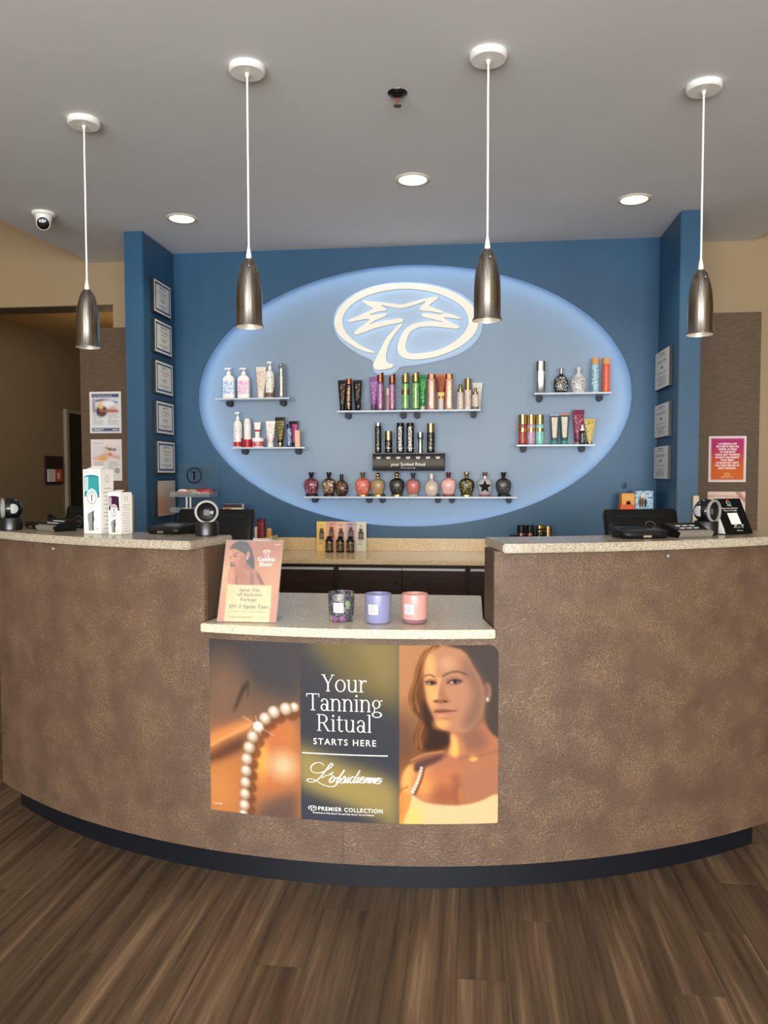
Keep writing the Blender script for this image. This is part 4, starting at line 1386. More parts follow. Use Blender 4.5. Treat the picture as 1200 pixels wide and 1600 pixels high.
def brush_box(x, y, rz, w, d, h, label, teal, dark):
    t = thing('hairbrush_box', label, 'box', (x, y, ZC), rz, 'boxed hairbrushes')
    MB().box(0, w, 0, d, 0, h).build('carton', m_card, t, 0, bevel=.0012, local=True)
    tab = MB()
    tab.add([(w * .06, d * .15, h), (w * .94, d * .15, h), (w * .94, d * .45, h + h * .055), (w * .30, d * .45, h + h * .055),
             (w * .06, d * .16, h + .0008), (w * .94, d * .16, h + .0008), (w * .94, d * .46, h + h * .055), (w * .30, d * .46, h + h * .055)],
            [(0, 1, 2, 3), (7, 6, 5, 4), (0, 3, 7, 4), (1, 5, 6, 2), (3, 2, 6, 7)])
    tab.build('hang_tab', m_card, t, 0, local=True)
    # window with arched top and a bite for the emblem
    cx, rad = w * .52, w * .33
    pts_ = [(w * .10, h * .575), (w * .08, h * .895)]
    pts_ += [(w * (.08 + .84 * k / 8), h * (.895 + .022 * math.sin(math.pi * k / 8))) for k in range(1, 8)]
    pts_ += [(w * .92, h * .895), (w * .95, h * .565), (cx + rad, h * .565)]
    pts_ += [(cx + rad * math.cos(a), h * .565 + rad * 1.25 * math.sin(a)) for a in [math.pi * k / 10 for k in range(1, 10)]]
    pts_ += [(cx - rad, h * .575)]
    MB().prism(pts_, -.0012, -.0002).build('window', mk(teal, .25), t, 0, local=True)
    br = MB()
    for k in range(13):
        zz = h * (.66 + .235 * k / 13)
        br.box(w * .12, w * .36, -.0030, -.0013, zz, zz + h * .006)
    MB().box(w * .13, w * .34, -.0020, -.0012, h * .66, h * .885).build('bristle_pad', mk((190, 214, 212) if teal[1] > 100 else (200, 190, 200), .4), t, 0, local=True)
    bo = br.build('bristle', mk(dark, .4), t, 0, local=True)
    bo['kind'] = 'stuff'
    rb_ = MB()
    for k in range(8):
        zz = h * (.655 + .235 * k / 8)
        rb_.box(w * .38, w * .90, -.0024, -.0013, zz, zz + h * .010)
    rr_ = rb_.build('brush_rib', mk(tuple(min(255, int(q * 1.25) + 14) for q in teal), .25), t, 0, local=True)
    rr_['kind'] = 'stuff'
    em = MB()
    ring_mark(em, lambda u, v: (cx + u, -.0016, h * .555 + v), w * .27, 30, .13)
    em.build('emblem', m_ink, t, 0, local=True)['kind'] = 'stuff'
    # lower cut-out showing the handle
    MB().prism([(w * .30, h * .05), (w * .60, h * .05), (w * .585, h * .16), (w * .64, h * .24), (w * .60, h * .30), (w * .635, h * .37), (w * .27, h * .315), (w * .25, h * .24), (w * .30, h * .16)], -.0012, -.0002).build('handle_window', mk((140, 138, 134), .3), t, 0, local=True)
    MB().prism([(w * .53, h * .07), (w * .60, h * .06), (w * .585, h * .16), (w * .64, h * .24), (w * .60, h * .30), (w * .635, h * .37), (w * .54, h * .33)], -.0018, -.0012).build('handle', mk(tuple(int(q * .55) for q in teal), .3), t, 0, local=True)
    tx = MB()
    for zz, a_, b_ in ((.955, .10, .36), (.955, .74, .90), (.435, .2, .7), (.415, .22, .66), (.10, .74, .90), (.085, .74, .88), (.07, .74, .90)):
        tx.box(w * a_, w * b_, -.0008, -.0003, h * zz, h * zz + h * .007)
    for k in range(11):
        zz = h * (.08 + .062 * k)
        tx.box(w + .0003, w + .0008, d * (.2 + .06 * (k % 3)), d * (.78 - .05 * (k % 2)), zz, zz + h * .010)
    tx.build('small_print', m_card2, t, 0, local=True)['kind'] = 'stuff'
    # oval brush drawing on the side face
    ov = MB()
    ov.add([(w + .0006, d * (.5 + (.14 - .03 * q) * math.sin(2 * math.pi * k / 16)), h * (.85 + (.055 - .008 * q) * math.cos(2 * math.pi * k / 16))) for q in (0, 1) for k in range(16)],
           [(k, (k + 1) % 16, 16 + (k + 1) % 16, 16 + k) for k in range(16)])
    ov.build('side_mark', m_card2, t, 0, local=True)
    return t


brush_box(-1.393, 2.679, R(-17), .080, .068, .232, 'tall white box with a teal hairbrush in its window', (40, 128, 130), (120, 170, 170))
brush_box(-1.289, 2.656, R(-22), .060, .056, .150, 'small white box with a plum hairbrush in its window', (54, 22, 48), (120, 90, 120))

# slanted black review card
t = thing('review_card', 'slanted black card stand asking for a review, at the end of the ledge', 'sign', (0.882, 2.827, ZC), R(32.2))
W_, Hc, lean = .131, .136, R(26)
card = MB()
fr_ = lambda u, v, o=0.0: (u, v * math.sin(lean) - o * math.cos(lean), v * math.cos(lean) + o * math.sin(lean) + .0005)
card.add([fr_(0, 0, 0), fr_(W_, 0, 0), fr_(W_, Hc, 0), fr_(0, Hc, 0), fr_(0, 0, .003), fr_(W_, 0, .003), fr_(W_, Hc, .003), fr_(0, Hc, .003)],
         [(0, 3, 2, 1), (4, 5, 6, 7), (0, 1, 5, 4), (1, 2, 6, 5), (2, 3, 7, 6), (3, 0, 4, 7)])
card.build('card', m_matte, t, 0, local=True)
MB().box(0, W_, .004, .075, 0, .003).build('foot', m_black, t, 0, local=True)
MB().add([(0, .004, .003), (0, .064, .003), (0, Hc * math.sin(lean), Hc * math.cos(lean) - .004), (-.0015, .004, .003), (-.0015, .064, .003), (-.0015, Hc * math.sin(lean), Hc * math.cos(lean) - .004)],
         [(0, 1, 2), (5, 4, 3), (0, 3, 4, 1), (1, 4, 5, 2), (2, 5, 3, 0)]).build('side_gusset', m_card, t, 0, local=True)
on = lambda u, v: fr_(u, v, .0036)
gx, gy, gr = W_ * .49, Hc * .885, .0105
for cname, a0, a1 in (('red', 45, 150), ('yellow', 150, 215), ('green', 215, 310), ('blue', 310, 360)):
    c_ = {'red': (222, 70, 58), 'yellow': (236, 184, 60), 'green': (70, 160, 96), 'blue': (78, 136, 230)}[cname]
    q = MB()
    N_ = 10
    q.add([on(gx + rr_ * math.cos(R(a0 + (a1 - a0) * k / N_)), gy + rr_ * math.sin(R(a0 + (a1 - a0) * k / N_))) for rr_ in (gr, gr * .62) for k in range(N_ + 1)],
          [(k, k + 1, N_ + 2 + k, N_ + 1 + k) for k in range(N_)])
    if cname == 'blue':
        q.add([on(gx, gy + gr * .18), on(gx + gr, gy + gr * .18), on(gx + gr, gy - gr * .18), on(gx, gy - gr * .18)], [(0, 1, 2, 3)])
    q.build('letter_arc', mk(c_, .5), t, 0, local=True)
tx = MB()
put_text(tx, 'Google', on, .0075, gx, Hc * .785, res=1)
put_text(tx, 'Please leave a Review', on, .0092, gx - .004, Hc * .70, res=1)
put_text(tx, 'for us on Google', on, .0092, gx - .004, Hc * .635, res=1)
put_text(tx, 'scan   )))   tap', on, .0085, gx + .006, Hc * .17, res=1)
put_text(tx, 'Thank you', on, .007, gx + .006, Hc * .075, res=1)
tx.build('lettering', m_whiteink, t, 0, local=True)['kind'] = 'stuff'
MB().add([on(gx - .026, Hc * .585), on(gx + .024, Hc * .585), on(gx + .026, Hc * .265), on(gx - .024, Hc * .265)], [(0, 3, 2, 1)]).build('blank_panel', m_card, t, 0, local=True)
for dx in (-.012, .022):
    MB().add([on(gx + dx, Hc * .245), on(gx + dx + .012, Hc * .245), on(gx + dx + .012, Hc * .225), on(gx + dx, Hc * .225)], [(0, 3, 2, 1)]).build('icon', m_whiteink, t, 0, local=True)

# small clear hooks under the ledges
for px_, py_ in ((107, 852), (1028, 860)):
    P = at_y(px_, py_, 2.66 if px_ > 600 else 2.72)
    a = math.atan2(P.x - CX, CY - P.y)
    x, y, _ = cyl(a, RP + .006, 0)
    T = Matrix.Translation((x, y, 0)) @ Matrix.Rotation(a, 4, 'Z')
    h = thing('adhesive_hook', 'tiny clear hook under the raised ledge ' + ('with the review card' if px_ > 600 else 'with the hairbrush boxes'), 'hook', (x, y, 1.07), group='clear hooks under the ledges')
    MB().box(-.005, .005, -.001, .0055, 1.072, 1.098, T).build('plate', m_acryl, h, 0)
    MB().tube([T @ Vector(p) for p in ((0, -.001, 1.078), (0, -.008, 1.074), (0, -.010, 1.080))], .0016, 6).build('prong', m_white, h)

# ------------------------------------------------------------------ monitors on the work surface
def monitor(px_, Y, ytop, w, h, rz, label, badge_dx, badge=True):
    P = at_y(px_, 760, Y)
    zt = at_y(px_, ytop, Y).z
    x = P.x
    t = thing('monitor', label, 'monitor', (x, Y, .7306), rz, 'black desk monitors seen from behind')
    zt -= .7306
    tl = Matrix.Translation((0, .02, zt)) @ Matrix.Rotation(R(-14), 4, 'X')
    case = MB()
    case.loft([(-h, w / 2, .014, 9, 0, -.004), (-h + .012, w / 2, .020, 9, 0, -.004), (-.012, w / 2 * .985, .018, 9, 0, -.004), (0, w / 2 * .97, .011, 9, 0, -.004)], 44, tl)
    case.build('casing', m_black, t, 35, local=True)
    MB().box(-w * .485, w * .485, .0155, .0165, -h + .012, -.012, tl).build('screen', m_screen, t, 0, local=True)
    MB().box(-w * .38, w * .38, -.0232, -.0215, -.030, -.026, tl).build('vent_slot', mat('slot', C(4, 4, 4), .8), t, 0, local=True)
    MB().box(-.045, .045, -.045, -.012, -h * .86, -h * .50, tl).build('hinge_block', m_black, t, 0, bevel=.004, local=True)
    MB().box(-.030, .030, -.045, -.020, .010, zt - h * .55).build('stand_post', m_black, t, 0, bevel=.003, local=True)
    MB().loft([(0, .095, .075, 4), (.010, .095, .075, 4), (.014, .088, .068, 4)], 32).build('foot', m_black, t, 40, local=True)
    if badge:
        e = MB()
        r = .024
        zc_ = -h * .32
        e.add([tl @ Vector((badge_dx + q * math.sin(2 * math.pi * k / 32), -.0245, zc_ + q * math.cos(2 * math.pi * k / 32))) for q in (r, r * .93) for k in range(32)],
              [(k, (k + 1) % 32, 32 + (k + 1) % 32, 32 + k) for k in range(32)])
        put_text(e, 'DELL', lambda u, v: tl @ Vector((badge_dx + u, -.0245, zc_ + v)), .0165, 0, -.006, spacing=.95)
        e.build('badge', mat('badge_grey', C(128, 130, 134), .4), t, 0, local=True)['kind'] = 'stuff'
    return t


monitor(336, 3.14, 797, .335, .24, R(-6), 'black monitor from behind, next to the front-facing scanner and hair clip rack', 0, False)
monitor(1003, 3.12, 797, .300, .23, R(16), 'black monitor from behind, in front of the orange and blue cartons', .026)
monitor(136, 3.30, 792, .250, .22, R(-18), 'black monitor from behind, partly hidden by the tall hairbrush box', -.036)

# ------------------------------------------------------------------ on the low counter: acrylic sign and candles
m_wax = mat('candle_wax', C(236, 226, 206), 0.5)


def floral():
    m = mat('floral_print', C(40, 44, 62), 0.25)
    n, l, b = nodes_of(m)
    v = coords(n, l, 'Object', (1, 1, 1))
    v2 = n.new('ShaderNodeTexVoronoi')
    v2.inputs['Scale'].default_value = 34
    l.new(v, v2.inputs['Vector'])
    f = noise(n, l, v, 260, 2)
    blob = ramp(n, [(0.36, (1, 1, 1, 1)), (0.44, (0, 0, 0, 1))])
    l.new(v2.outputs['Distance'], blob.inputs['Fac'])
    sep = n.new('ShaderNodeSeparateColor')
    l.new(v2.outputs['Color'], sep.inputs['Color'])
    pick = ramp(n, [(0.0, C(150, 168, 110)), (0.3, C(150, 168, 110)), (0.34, C(160, 84, 150)), (0.55, C(160, 84, 150)), (0.58, C(122, 132, 128)), (1.0, C(176, 150, 138))])
    l.new(sep.outputs[0], pick.inputs['Fac'])
    leaf = ramp(n, [(0.5, (0, 0, 0, 1)), (0.58, (1, 1, 1, 1))])
    l.new(f.outputs['Fac'], leaf.inputs['Fac'])
    c1 = mixc(n, l, leaf.outputs['Color'], C(46, 48, 62), C(126, 122, 126))
    c2 = mixc(n, l, leaf.outputs['Color'], pick.outputs['Color'], C(92, 88, 96))
    l.new(mixc(n, l, blob.outputs['Color'], c1, c2), b.inputs['Base Color'])
    return m


def candle(px_, py_, label, body, foot=None, lx=-.012):
    P = at_z(px_, py_, ZLOW)
    y = P.y + .040
    t = thing('candle', label, 'candle', (P.x + .040 * P.x / P.y, y, ZLOW + .0006), group='jar candles')
    prof = [(.034, 0), (.0385, .003), (.0405, .010), (.0425, .050), (.0430, .092), (.0425, .0945), (.0405, .0945), (.0398, .084)]
    if foot:
        MB().lathe(prof[:3] + [(.0411, .0150)], 40).build('foot', foot, t, 60, local=True)
        MB().lathe([(.0412, .0152)] + prof[3:], 40, None, True, False).build('jar', body, t, 60, local=True)
    else:
        MB().lathe(prof, 40, None, True, False).build('jar', body, t, 60, local=True)
    MB().lathe([(.0, .084), (.0398, .0835)], 32, None, False, False).build('wax', m_wax, t, 60, local=True)
    MB().lathe([(.0012, .0836), (.0010, .091)], 8).build('wick', m_ink, t, 60, local=True)
    ring_ = [(z, r, r, 2) for r, z in prof[1:5]]
    a0 = lx / .041
    MB().patch(ring_, .032, .064, a0 - .40, a0 + .40, .0008, 4, 10).build('label', m_paper, t, 60, local=True)
    tx = MB()
    for k in range(6):
        tx.patch(ring_, .0585 - .0042 * k, .0598 - .0042 * k, a0 - .32, a0 + .26 - .07 * (k % 3), .0012, 1, 6)
    tx.build('small_print', m_greyink, t, 60, local=True)['kind'] = 'stuff'
    MB().lathe([(.0425, .0948), (.0432, .0935)], 40, None, False, False).build('rim', mat('candle_rim', tuple(body.node_tree.nodes['Principled BSDF'].inputs['Base Color'].default_value), .2), t, 60, local=True)
    return t


candle(533.5, 973, 'jar candle with a dark floral garden print', floral(), None, -.003)
candle(591, 976.5, 'lavender blue jar candle', mat('lavender_glass', C(136, 139, 180), .3))
candle(648, 976.5, 'pink jar candle with a mauve glass foot', mat('pink_glass', C(212, 154, 146), .3), mat('mauve_glass', C(140, 100, 112), .2), -.016)


# ------------------------------------------------------------------ acrylic sign with its poster (slanted, turned a little to the left)
BL, BR = at_z(339.5, 972, ZLOW), at_z(431, 973.5, ZLOW)
BL.z = BR.z = ZLOW + .002
ex = (BR - BL).normalized()
sw = (BR - BL).length
back = Vector((-ex.y, ex.x, 0))
SL, SHH = R(24), .279
eu = back * math.sin(SL) + Vector((0, 0, math.cos(SL)))
en = ex.cross(eu).normalized()
sg = thing('acrylic_sign', 'slanted clear acrylic stand holding the peach coloured spray tan poster', 'sign', BL)


def on_sign(u, v, o=0.0):
    return BL + ex * (sw * u) + eu * (SHH * (1 - v)) + en * o


sh = MB()
for o0 in (.0026, -.0034):
    sh.add([on_sign(-.01, 1, o0), on_sign(1.01, 1, o0), on_sign(1.01, -.012, o0), on_sign(-.01, -.012, o0), on_sign(-.01, 1, o0 - .0015), on_sign(1.01, 1, o0 - .0015), on_sign(1.01, -.012, o0 - .0015), on_sign(-.01, -.012, o0 - .0015)],
           [(0, 1, 2, 3), (7, 6, 5, 4), (0, 4, 5, 1), (1, 5, 6, 2), (2, 6, 7, 3), (3, 7, 4, 0)])
so = sh.build('acrylic_sheet', glass('sign_acrylic', (0.97, 0.98, 0.98, 1), 0.93, 0.05), sg, 0)
ft = MB()
A_, B_ = BL + Vector((0, 0, -.0015)), BR + Vector((0, 0, -.0015))
ft.add([A_, B_, B_ + back * .10, A_ + back * .10] + [p + Vector((0, 0, .002)) for p in (A_, B_, B_ + back * .10, A_ + back * .10)], [(0, 3, 2, 1), (4, 5, 6, 7), (0, 1, 5, 4), (1, 2, 6, 5), (2, 3, 7, 6), (3, 0, 4, 7)])
ft.build('acrylic_foot', m_acryl, sg, 0)


def sgn(x, y):
    v = (y - 97) / 1120.0
    return (x - (225 - 140 * v)) / (820 + 30 * v), v


cv = Canvas(150, 200, sgn)
cv.fill([(0, (205, 142, 112)), (.3, (214, 150, 116)), (.65, (224, 160, 122)), (1, (216, 152, 132))])
cv.spot(760, 160, 330, 200, (186, 122, 100), 1.2, .8)
cv.spot(200, 620, 120, 260, (238, 184, 140), 1.2, .8)
cv.spot(930, 560, 160, 220, (228, 166, 128), 1.2, .7)
# hair behind, back, shoulder
cv.poly([(268, 230), (300, 160), (370, 108), (470, 100), (540, 120), (590, 210), (625, 350), (632, 500), (600, 560), (540, 520), (500, 420), (490, 300), (330, 200), (275, 236)], (58, 56, 62), 1.0)
cv.poly([(285, 350), (280, 470), (330, 470), (330, 380)], (60, 52, 52), 1.5)
cv.poly([(262, 500), (300, 468), (400, 450), (470, 452), (540, 470), (640, 510), (690, 560), (740, 640), (775, 722), (232, 722), (240, 590)], (206, 134, 104), 1.4)
cv.poly([(300, 480), (420, 470), (520, 560), (560, 720), (370, 720), (380, 620)], (190, 116, 88), 4, .8)
cv.poly([(565, 540), (610, 560), (620, 720), (570, 720)], (132, 84, 74), 3, .8)
cv.poly([(640, 520), (690, 570), (770, 722), (735, 722), (690, 640)], (92, 66, 62), 2.5, .85)
cv.line([(366, 720), (360, 650), (375, 600)], 14, (120, 72, 58), 1.5, .9)
cv.spot(290, 590, 36, 110, (228, 158, 122), .9, .8)
# neck, face
cv.poly([(400, 440), (500, 400), (560, 440), (600, 540), (500, 500), (420, 470)], (178, 110, 88), 2)
cv.poly([(262, 240), (300, 210), (370, 220), (450, 260), (500, 300), (510, 360), (500, 400), (450, 440), (390, 460), (330, 462), (298, 430), (284, 380), (266, 320)], (212, 140, 106), 1.0)
cv.poly([(268, 245), (290, 225), (300, 330), (300, 430), (280, 370), (264, 310)], (240, 190, 140), 2, .8)
cv.poly([(430, 300), (500, 310), (505, 400), (440, 445), (400, 440)], (182, 108, 84), 3, .8)
cv.line([(320, 315), (350, 285), (395, 268)], 11, (84, 60, 52), .9)
cv.line([(266, 330), (282, 316)], 9, (96, 68, 58), .9)
cv.spot(352, 322, 26, 9, (66, 50, 48), .6)
cv.spot(350, 321, 10, 9, (170, 160, 140), .5)
cv.spot(288, 348, 14, 8, (74, 54, 50), .6)
cv.line([(316, 330), (300, 380), (312, 405)], 10, (236, 176, 132), 1.2, .8)
cv.spot(318, 408, 22, 8, (146, 84, 66), .7)
cv.poly([(300, 446), (330, 432), (380, 442), (350, 458), (315, 462)], (150, 76, 72), .9)
cv.spot(537, 300, 26, 52, (214, 142, 112), .6)
cv.spot(526, 350, 11, 14, (244, 232, 220), .5)
# offer panel
cv.poly([(238, 716), (880, 722), (838, 1218), (184, 1212)], (240, 222, 178), .6)
cv.poly([(238, 716), (360, 718), (320, 1214), (184, 1212)], (232, 212, 164), 3, .6)
cv.poly([(640, 1210), (880, 900), (858, 1000), (760, 1214)], (246, 232, 196), 3, .6)
cv.grain(1.0)
cv.build('poster', lambda u, v: on_sign(u, v, .0001), sg, .4, gain=.80, contrast=1.2)
tx = MB()


def sz(x, y):
    u, v = sgn(x, y)
    return u * sw, -v * SHH


def sgtext(mb, body, x, y, size, **k):
    u, v = sz(x, y)
    put_text(mb, body, lambda a, b: on_sign((u + a) / sw, (-v - b) / SHH, .0004), size * SHH / 1120, **k)


sgtext(tx, serif('Golden'), 797, 385, 84, width=.92)
sgtext(tx, serif('Hour'), 790, 455, 84, width=.95)
sgtext(tx, 'YOUR', 803, 318, 30, res=1)
sgtext(tx, 'May 2025', 965, 158, 22, res=1)


def mini_palm(mb, fn, s):
    """the shop's palm emblem, small: ring, trunk and fronds"""
    n = 20
    for k in range(n):
        a0, a1 = 2 * math.pi * (k + .0) / n, 2 * math.pi * (k + 1) / n
        if 3.5 < a0 < 4.0:
            continue
        mb.add([fn(s * q * math.cos(a), .56 * s * q * math.sin(a)) for q in (1, .82) for a in (a0, a1)], [(0, 1, 3, 2)])
    for pts_ in ([(.0, .05), (-.16, -.25), (-.22, -.72), (-.38, -.72), (-.30, -.25), (-.08, .05)], [(0, .08), (.25, .34), (.6, .22), (.3, .2)], [(0, .08), (-.25, .34), (-.6, .22), (-.3, .2)], [(0, .04), (.4, .1), (.72, -.1), (.3, -.0)], [(0, .04), (-.4, .1), (-.72, -.1), (-.3, 0)]):
        mb.add([fn(s * u, s * .8 * v) for u, v in pts_], [tuple(range(len(pts_)))])


u0, v0 = sz(808, 250)
mini_palm(tx, lambda a, b: on_sign((u0 + a) / sw, (-v0 - b) / SHH, .0004), 50 * SHH / 1120)
tx.build('white_lettering', m_whiteink, sg, 0)['kind'] = 'stuff'
tx = MB()
sgtext(tx, serif('Spray Tan'), 552, 808, 66, width=.95)
sgtext(tx, serif('All-Inclusive'), 545, 872, 66, width=.95)
sgtext(tx, serif('Package'), 537, 938, 66, width=.95)
sgtext(tx, serif('$') + '99', 308, 1035, 70, width=.9)
sgtext(tx, '–', 385, 1035, 70)
sgtext(tx, '3 ' + serif('Spray Tans'), 612, 1035, 76, width=.92)
sgtext(tx, '& 1 FREE LIGHT TAN UPGRADE', 520, 1092, 30, spacing=1.25, res=1)
for (x0_, x1_, y_) in ((250, 610, 1150), (270, 590, 1166), (690, 800, 1158)):
    a, b = sgn(x0_, y_), sgn(x1_, y_)
    tx.add([on_sign(a[0], a[1], .0004), on_sign(b[0], a[1], .0004), on_sign(b[0], a[1] - .004, .0004), on_sign(a[0], a[1] - .004, .0004)], [(0, 1, 2, 3)])
tx.build('brown_lettering', mat('brown_ink', C(98, 74, 52), .6), sg, 0)['kind'] = 'stuff'

# ------------------------------------------------------------------ the large poster wrapped on the desk front
PA0, PA1, PZ0, PZ1 = -11.05, 10.92, .238, .808
RPO = RP + .0012
pst = thing('desk_poster', 'wide printed poster on the desk front with pearls, lettering and a woman', 'poster', (CX, CY - RPO, (PZ0 + PZ1) / 2))


def on_poster(u, v, o=0.0):
    return Vector(cyl(R(PA0 + (PA1 - PA0) * u), RPO + o, PZ1 + (PZ0 - PZ1) * v))


def photo_uv(x, y):
    t_ = (x - 328.4) / 449.8
    top = 997.2 + 11.4 * t_ + 8 * t_ * (1 - t_)
    bot = 1264.5 + 21.7 * t_ + 24 * t_ * (1 - t_)
    return t_, (y - top) / (bot - top)


F_L = lambda x, y: photo_uv(325 + x / 5.714, 1000 + y / 5.714)      # pearls panel
F_M = lambda x, y: photo_uv(310 + x / 2.449, 980 + y / 2.449)       # lettering panel
F_R = lambda x, y: photo_uv(620 + x / 5.517, 1000 + y / 5.517)      # portrait panel
PWD, PHT = 441, 276
cl = Canvas(PWD, PHT, F_L)
# pearls
cl.fill([(0, (94, 86, 86)), (.18, (106, 94, 88)), (.4, (140, 112, 94)), (.52, (166, 122, 92)), (.7, (194, 134, 88)), (1, (196, 138, 92))])  # greyed top carries the window's reflected haze, painted into the print
cl.poly([(300, -40), (900, -40), (900, 520), (700, 490), (560, 430), (420, 340), (340, 150)], (92, 88, 90), 14)
cl.spot(160, 420, 190, 240, (146, 118, 98), 1.3, .8)
cl.poly([(395, 340), (330, 420), (270, 560), (240, 660), (290, 590), (340, 480), (405, 380)], (84, 70, 62), 2.2, .9)
cl.line([(400, 380), (390, 490)], 16, (92, 76, 66), 2, .7)
cl.poly([(10, 820), (200, 760), (420, 680), (440, 760), (330, 820), (140, 880), (10, 960)], (226, 156, 100), 5)
cl.line([(10, 940), (150, 870), (300, 800), (420, 745)], 26, (246, 186, 120), 3, .8)
cl.poly([(10, 1020), (180, 920), (380, 835), (345, 960), (200, 1040), (10, 1110)], (122, 84, 68), 5)
cl.poly([(10, 1130), (180, 1060), (340, 1030), (315, 1560), (10, 1530)], (204, 140, 88), 7)
cl.spot(90, 1330, 140, 180, (222, 156, 98), 1.2, .7)
cl.poly([(540, 800), (680, 700), (860, 640), (860, 1380), (500, 1440), (430, 1230), (470, 960)], (206, 138, 92), 8)
cl.spot(510, 1040, 70, 170, (250, 186, 100), 1.2, .9)
cl.spot(715, 1105, 120, 110, (240, 204, 166), 1.4, .95)
cl.spot(650, 820, 120, 90, (214, 134, 92), 1.2, .7)
cl.poly([(480, 1470), (620, 1400), (860, 1320), (860, 1640), (420, 1640)], (126, 102, 92), 10)
PEARLS = [(822, 585, 45), (745, 600, 58), (635, 630, 58), (553, 687, 56), (487, 766, 56), (435, 852, 56), (400, 948, 57), (376, 1052, 56), (368, 1157, 54), (360, 1262, 53), (355, 1366, 53), (350, 1466, 53), (340, 1548, 46)]
for x_, y_, r_ in PEARLS:
    cl.spot(x_ + 52, y_ + 44, r_ * 1.05, r_ * 1.0, (134, 88, 62), .5, .8)
for x_, y_, r_ in PEARLS:
    cl.spot(x_, y_, r_, r_, (168, 140, 120), .12)
    cl.spot(x_ - r_ * .06, y_ - r_ * .06, r_ * .86, r_ * .86, (206, 180, 158), .4)
    cl.spot(x_ - r_ * .1, y_ - r_ * .16, r_ * .58, r_ * .56, (236, 220, 198), .7)
    cl.spot(x_ - r_ * .08, y_ - r_ * .26, r_ * .28, r_ * .24, (255, 250, 240), .8)
for a in (30, 75, 118, 155, 210, 255):
    q = 165 if a in (30, 210) else 90
    cl.line([(487, 755), (487 + q * math.cos(R(a)), 755 + q * math.sin(R(a)))], 5, (255, 236, 214), .8, .75)
cl.spot(487, 755, 36, 32, (255, 252, 244), .9)
cl.grain(2.0, 3)
# lettering panel ground
cm_ = Canvas(PWD, PHT, F_M)
cm_.fill([(0, (88, 87, 90)), (.5, (82, 82, 88)), (1, (80, 82, 92))])
cm_.poly([(430, 40), (790, 40), (790, 330), (720, 290), (620, 240), (540, 170)], (140, 126, 86), 14, .9)
cm_.poly([(600, 40), (790, 40), (790, 250), (690, 200)], (156, 140, 98), 12, .8)
cm_.poly([(380, 420), (470, 465), (600, 520), (790, 580), (790, 770), (700, 725), (560, 660), (380, 600)], (168, 152, 104), 11)
cm_.poly([(430, 500), (600, 570), (760, 650), (700, 690), (560, 640), (430, 570)], (180, 160, 104), 12, .8)
cm_.poly([(380, 640), (520, 690), (690, 760), (380, 770)], (84, 86, 98), 10, .8)
# portrait
cr_ = Canvas(PWD, PHT, F_R)
cr_.fill([(0, (188, 142, 104)), (.3, (176, 130, 94)), (.55, (146, 104, 76)), (.75, (164, 110, 72)), (1, (232, 160, 84))])
cr_.spot(60, 300, 160, 420, (196, 146, 106), 1.3, .7)
cr_.spot(60, 820, 130, 220, (120, 92, 76), 1.3, .7)
cr_.poly([(370, 20), (830, 20), (900, 120), (900, 900), (800, 800), (750, 650), (760, 420), (700, 300), (600, 110), (480, 60)], (96, 84, 78), 2.2)
cr_.poly([(620, 60), (760, 40), (880, 140), (880, 560), (800, 500), (760, 360), (690, 220)], (94, 86, 84), 3, .8)
cr_.poly([(330, 40), (250, 90), (190, 220), (175, 330), (122, 480), (150, 580), (235, 690), (165, 820), (190, 910), (250, 965), (400, 945), (475, 905), (480, 780), (400, 770), (330, 680), (280, 520), (255, 330), (262, 200), (300, 100), (400, 40)], (122, 82, 56), 1.2)
cr_.poly([(240, 480), (290, 560), (340, 700), (430, 780), (470, 800), (460, 900), (330, 945), (250, 930), (290, 800), (240, 620)], (76, 58, 50), 3)
for ln in ([(300, 60), (215, 190), (190, 320), (140, 480), (160, 570)], [(340, 60), (250, 180), (225, 330), (175, 480), (215, 600)], [(235, 690), (185, 800), (200, 900)], [(250, 720), (215, 820), (235, 920)], [(350, 50), (275, 130), (255, 260)]):
    cr_.line(ln, 13, (214, 150, 92), 1.8, .6)
for ln in ([(280, 120), (225, 260), (215, 380), (170, 520)], [(245, 500), (225, 640)], [(215, 700), (175, 830)]):
    cr_.line(ln, 9, (100, 70, 52), 1.2, .7)
# neck and chest first, the face over them
cr_.poly([(475, 765), (560, 790), (640, 780), (740, 690), (800, 790), (900, 870), (900, 1420), (70, 1420), (66, 1180), (110, 1080), (180, 1040), (330, 1030), (450, 970), (478, 880)], (192, 134, 104), 1.6)
cr_.poly([(560, 800), (700, 720), (745, 780), (800, 900), (700, 960), (590, 930)], (156, 114, 96), 6, .9)
cr_.poly([(480, 785), (535, 840), (550, 960), (520, 1010), (465, 970), (484, 880)], (252, 196, 118), 2.6)
cr_.poly([(560, 820), (600, 960), (560, 990), (548, 900)], (206, 150, 104), 3, .8)
cr_.spot(665, 1012, 34, 26, (252, 196, 118), 1.0)
cr_.line([(560, 1010), (640, 1000), (760, 985), (880, 950)], 20, (166, 118, 94), 3, .8)
cr_.line([(440, 990), (380, 1020), (280, 1070)], 18, (160, 104, 78), 3, .7)
cr_.spot(270, 1230, 80, 120, (246, 176, 104), 1.2, .9)
cr_.spot(420, 1170, 130, 90, (206, 136, 100), 1.2, .8)
cr_.spot(430, 1330, 120, 80, (176, 112, 82), 1.1, .8)
cr_.spot(740, 1230, 130, 110, (186, 134, 110), 1.2, .8)
cr_.line([(520, 1180), (538, 1300), (548, 1410)], 24, (140, 88, 66), 9, .7)
cr_.line([(558, 1290), (560, 1340), (564, 1400)], 12, (240, 178, 116), 6, .6)
cr_.poly([(66, 1180), (105, 1080), (180, 1040), (215, 1060), (170, 1150), (150, 1300), (100, 1480), (72, 1300)], (242, 186, 118), 2.4)
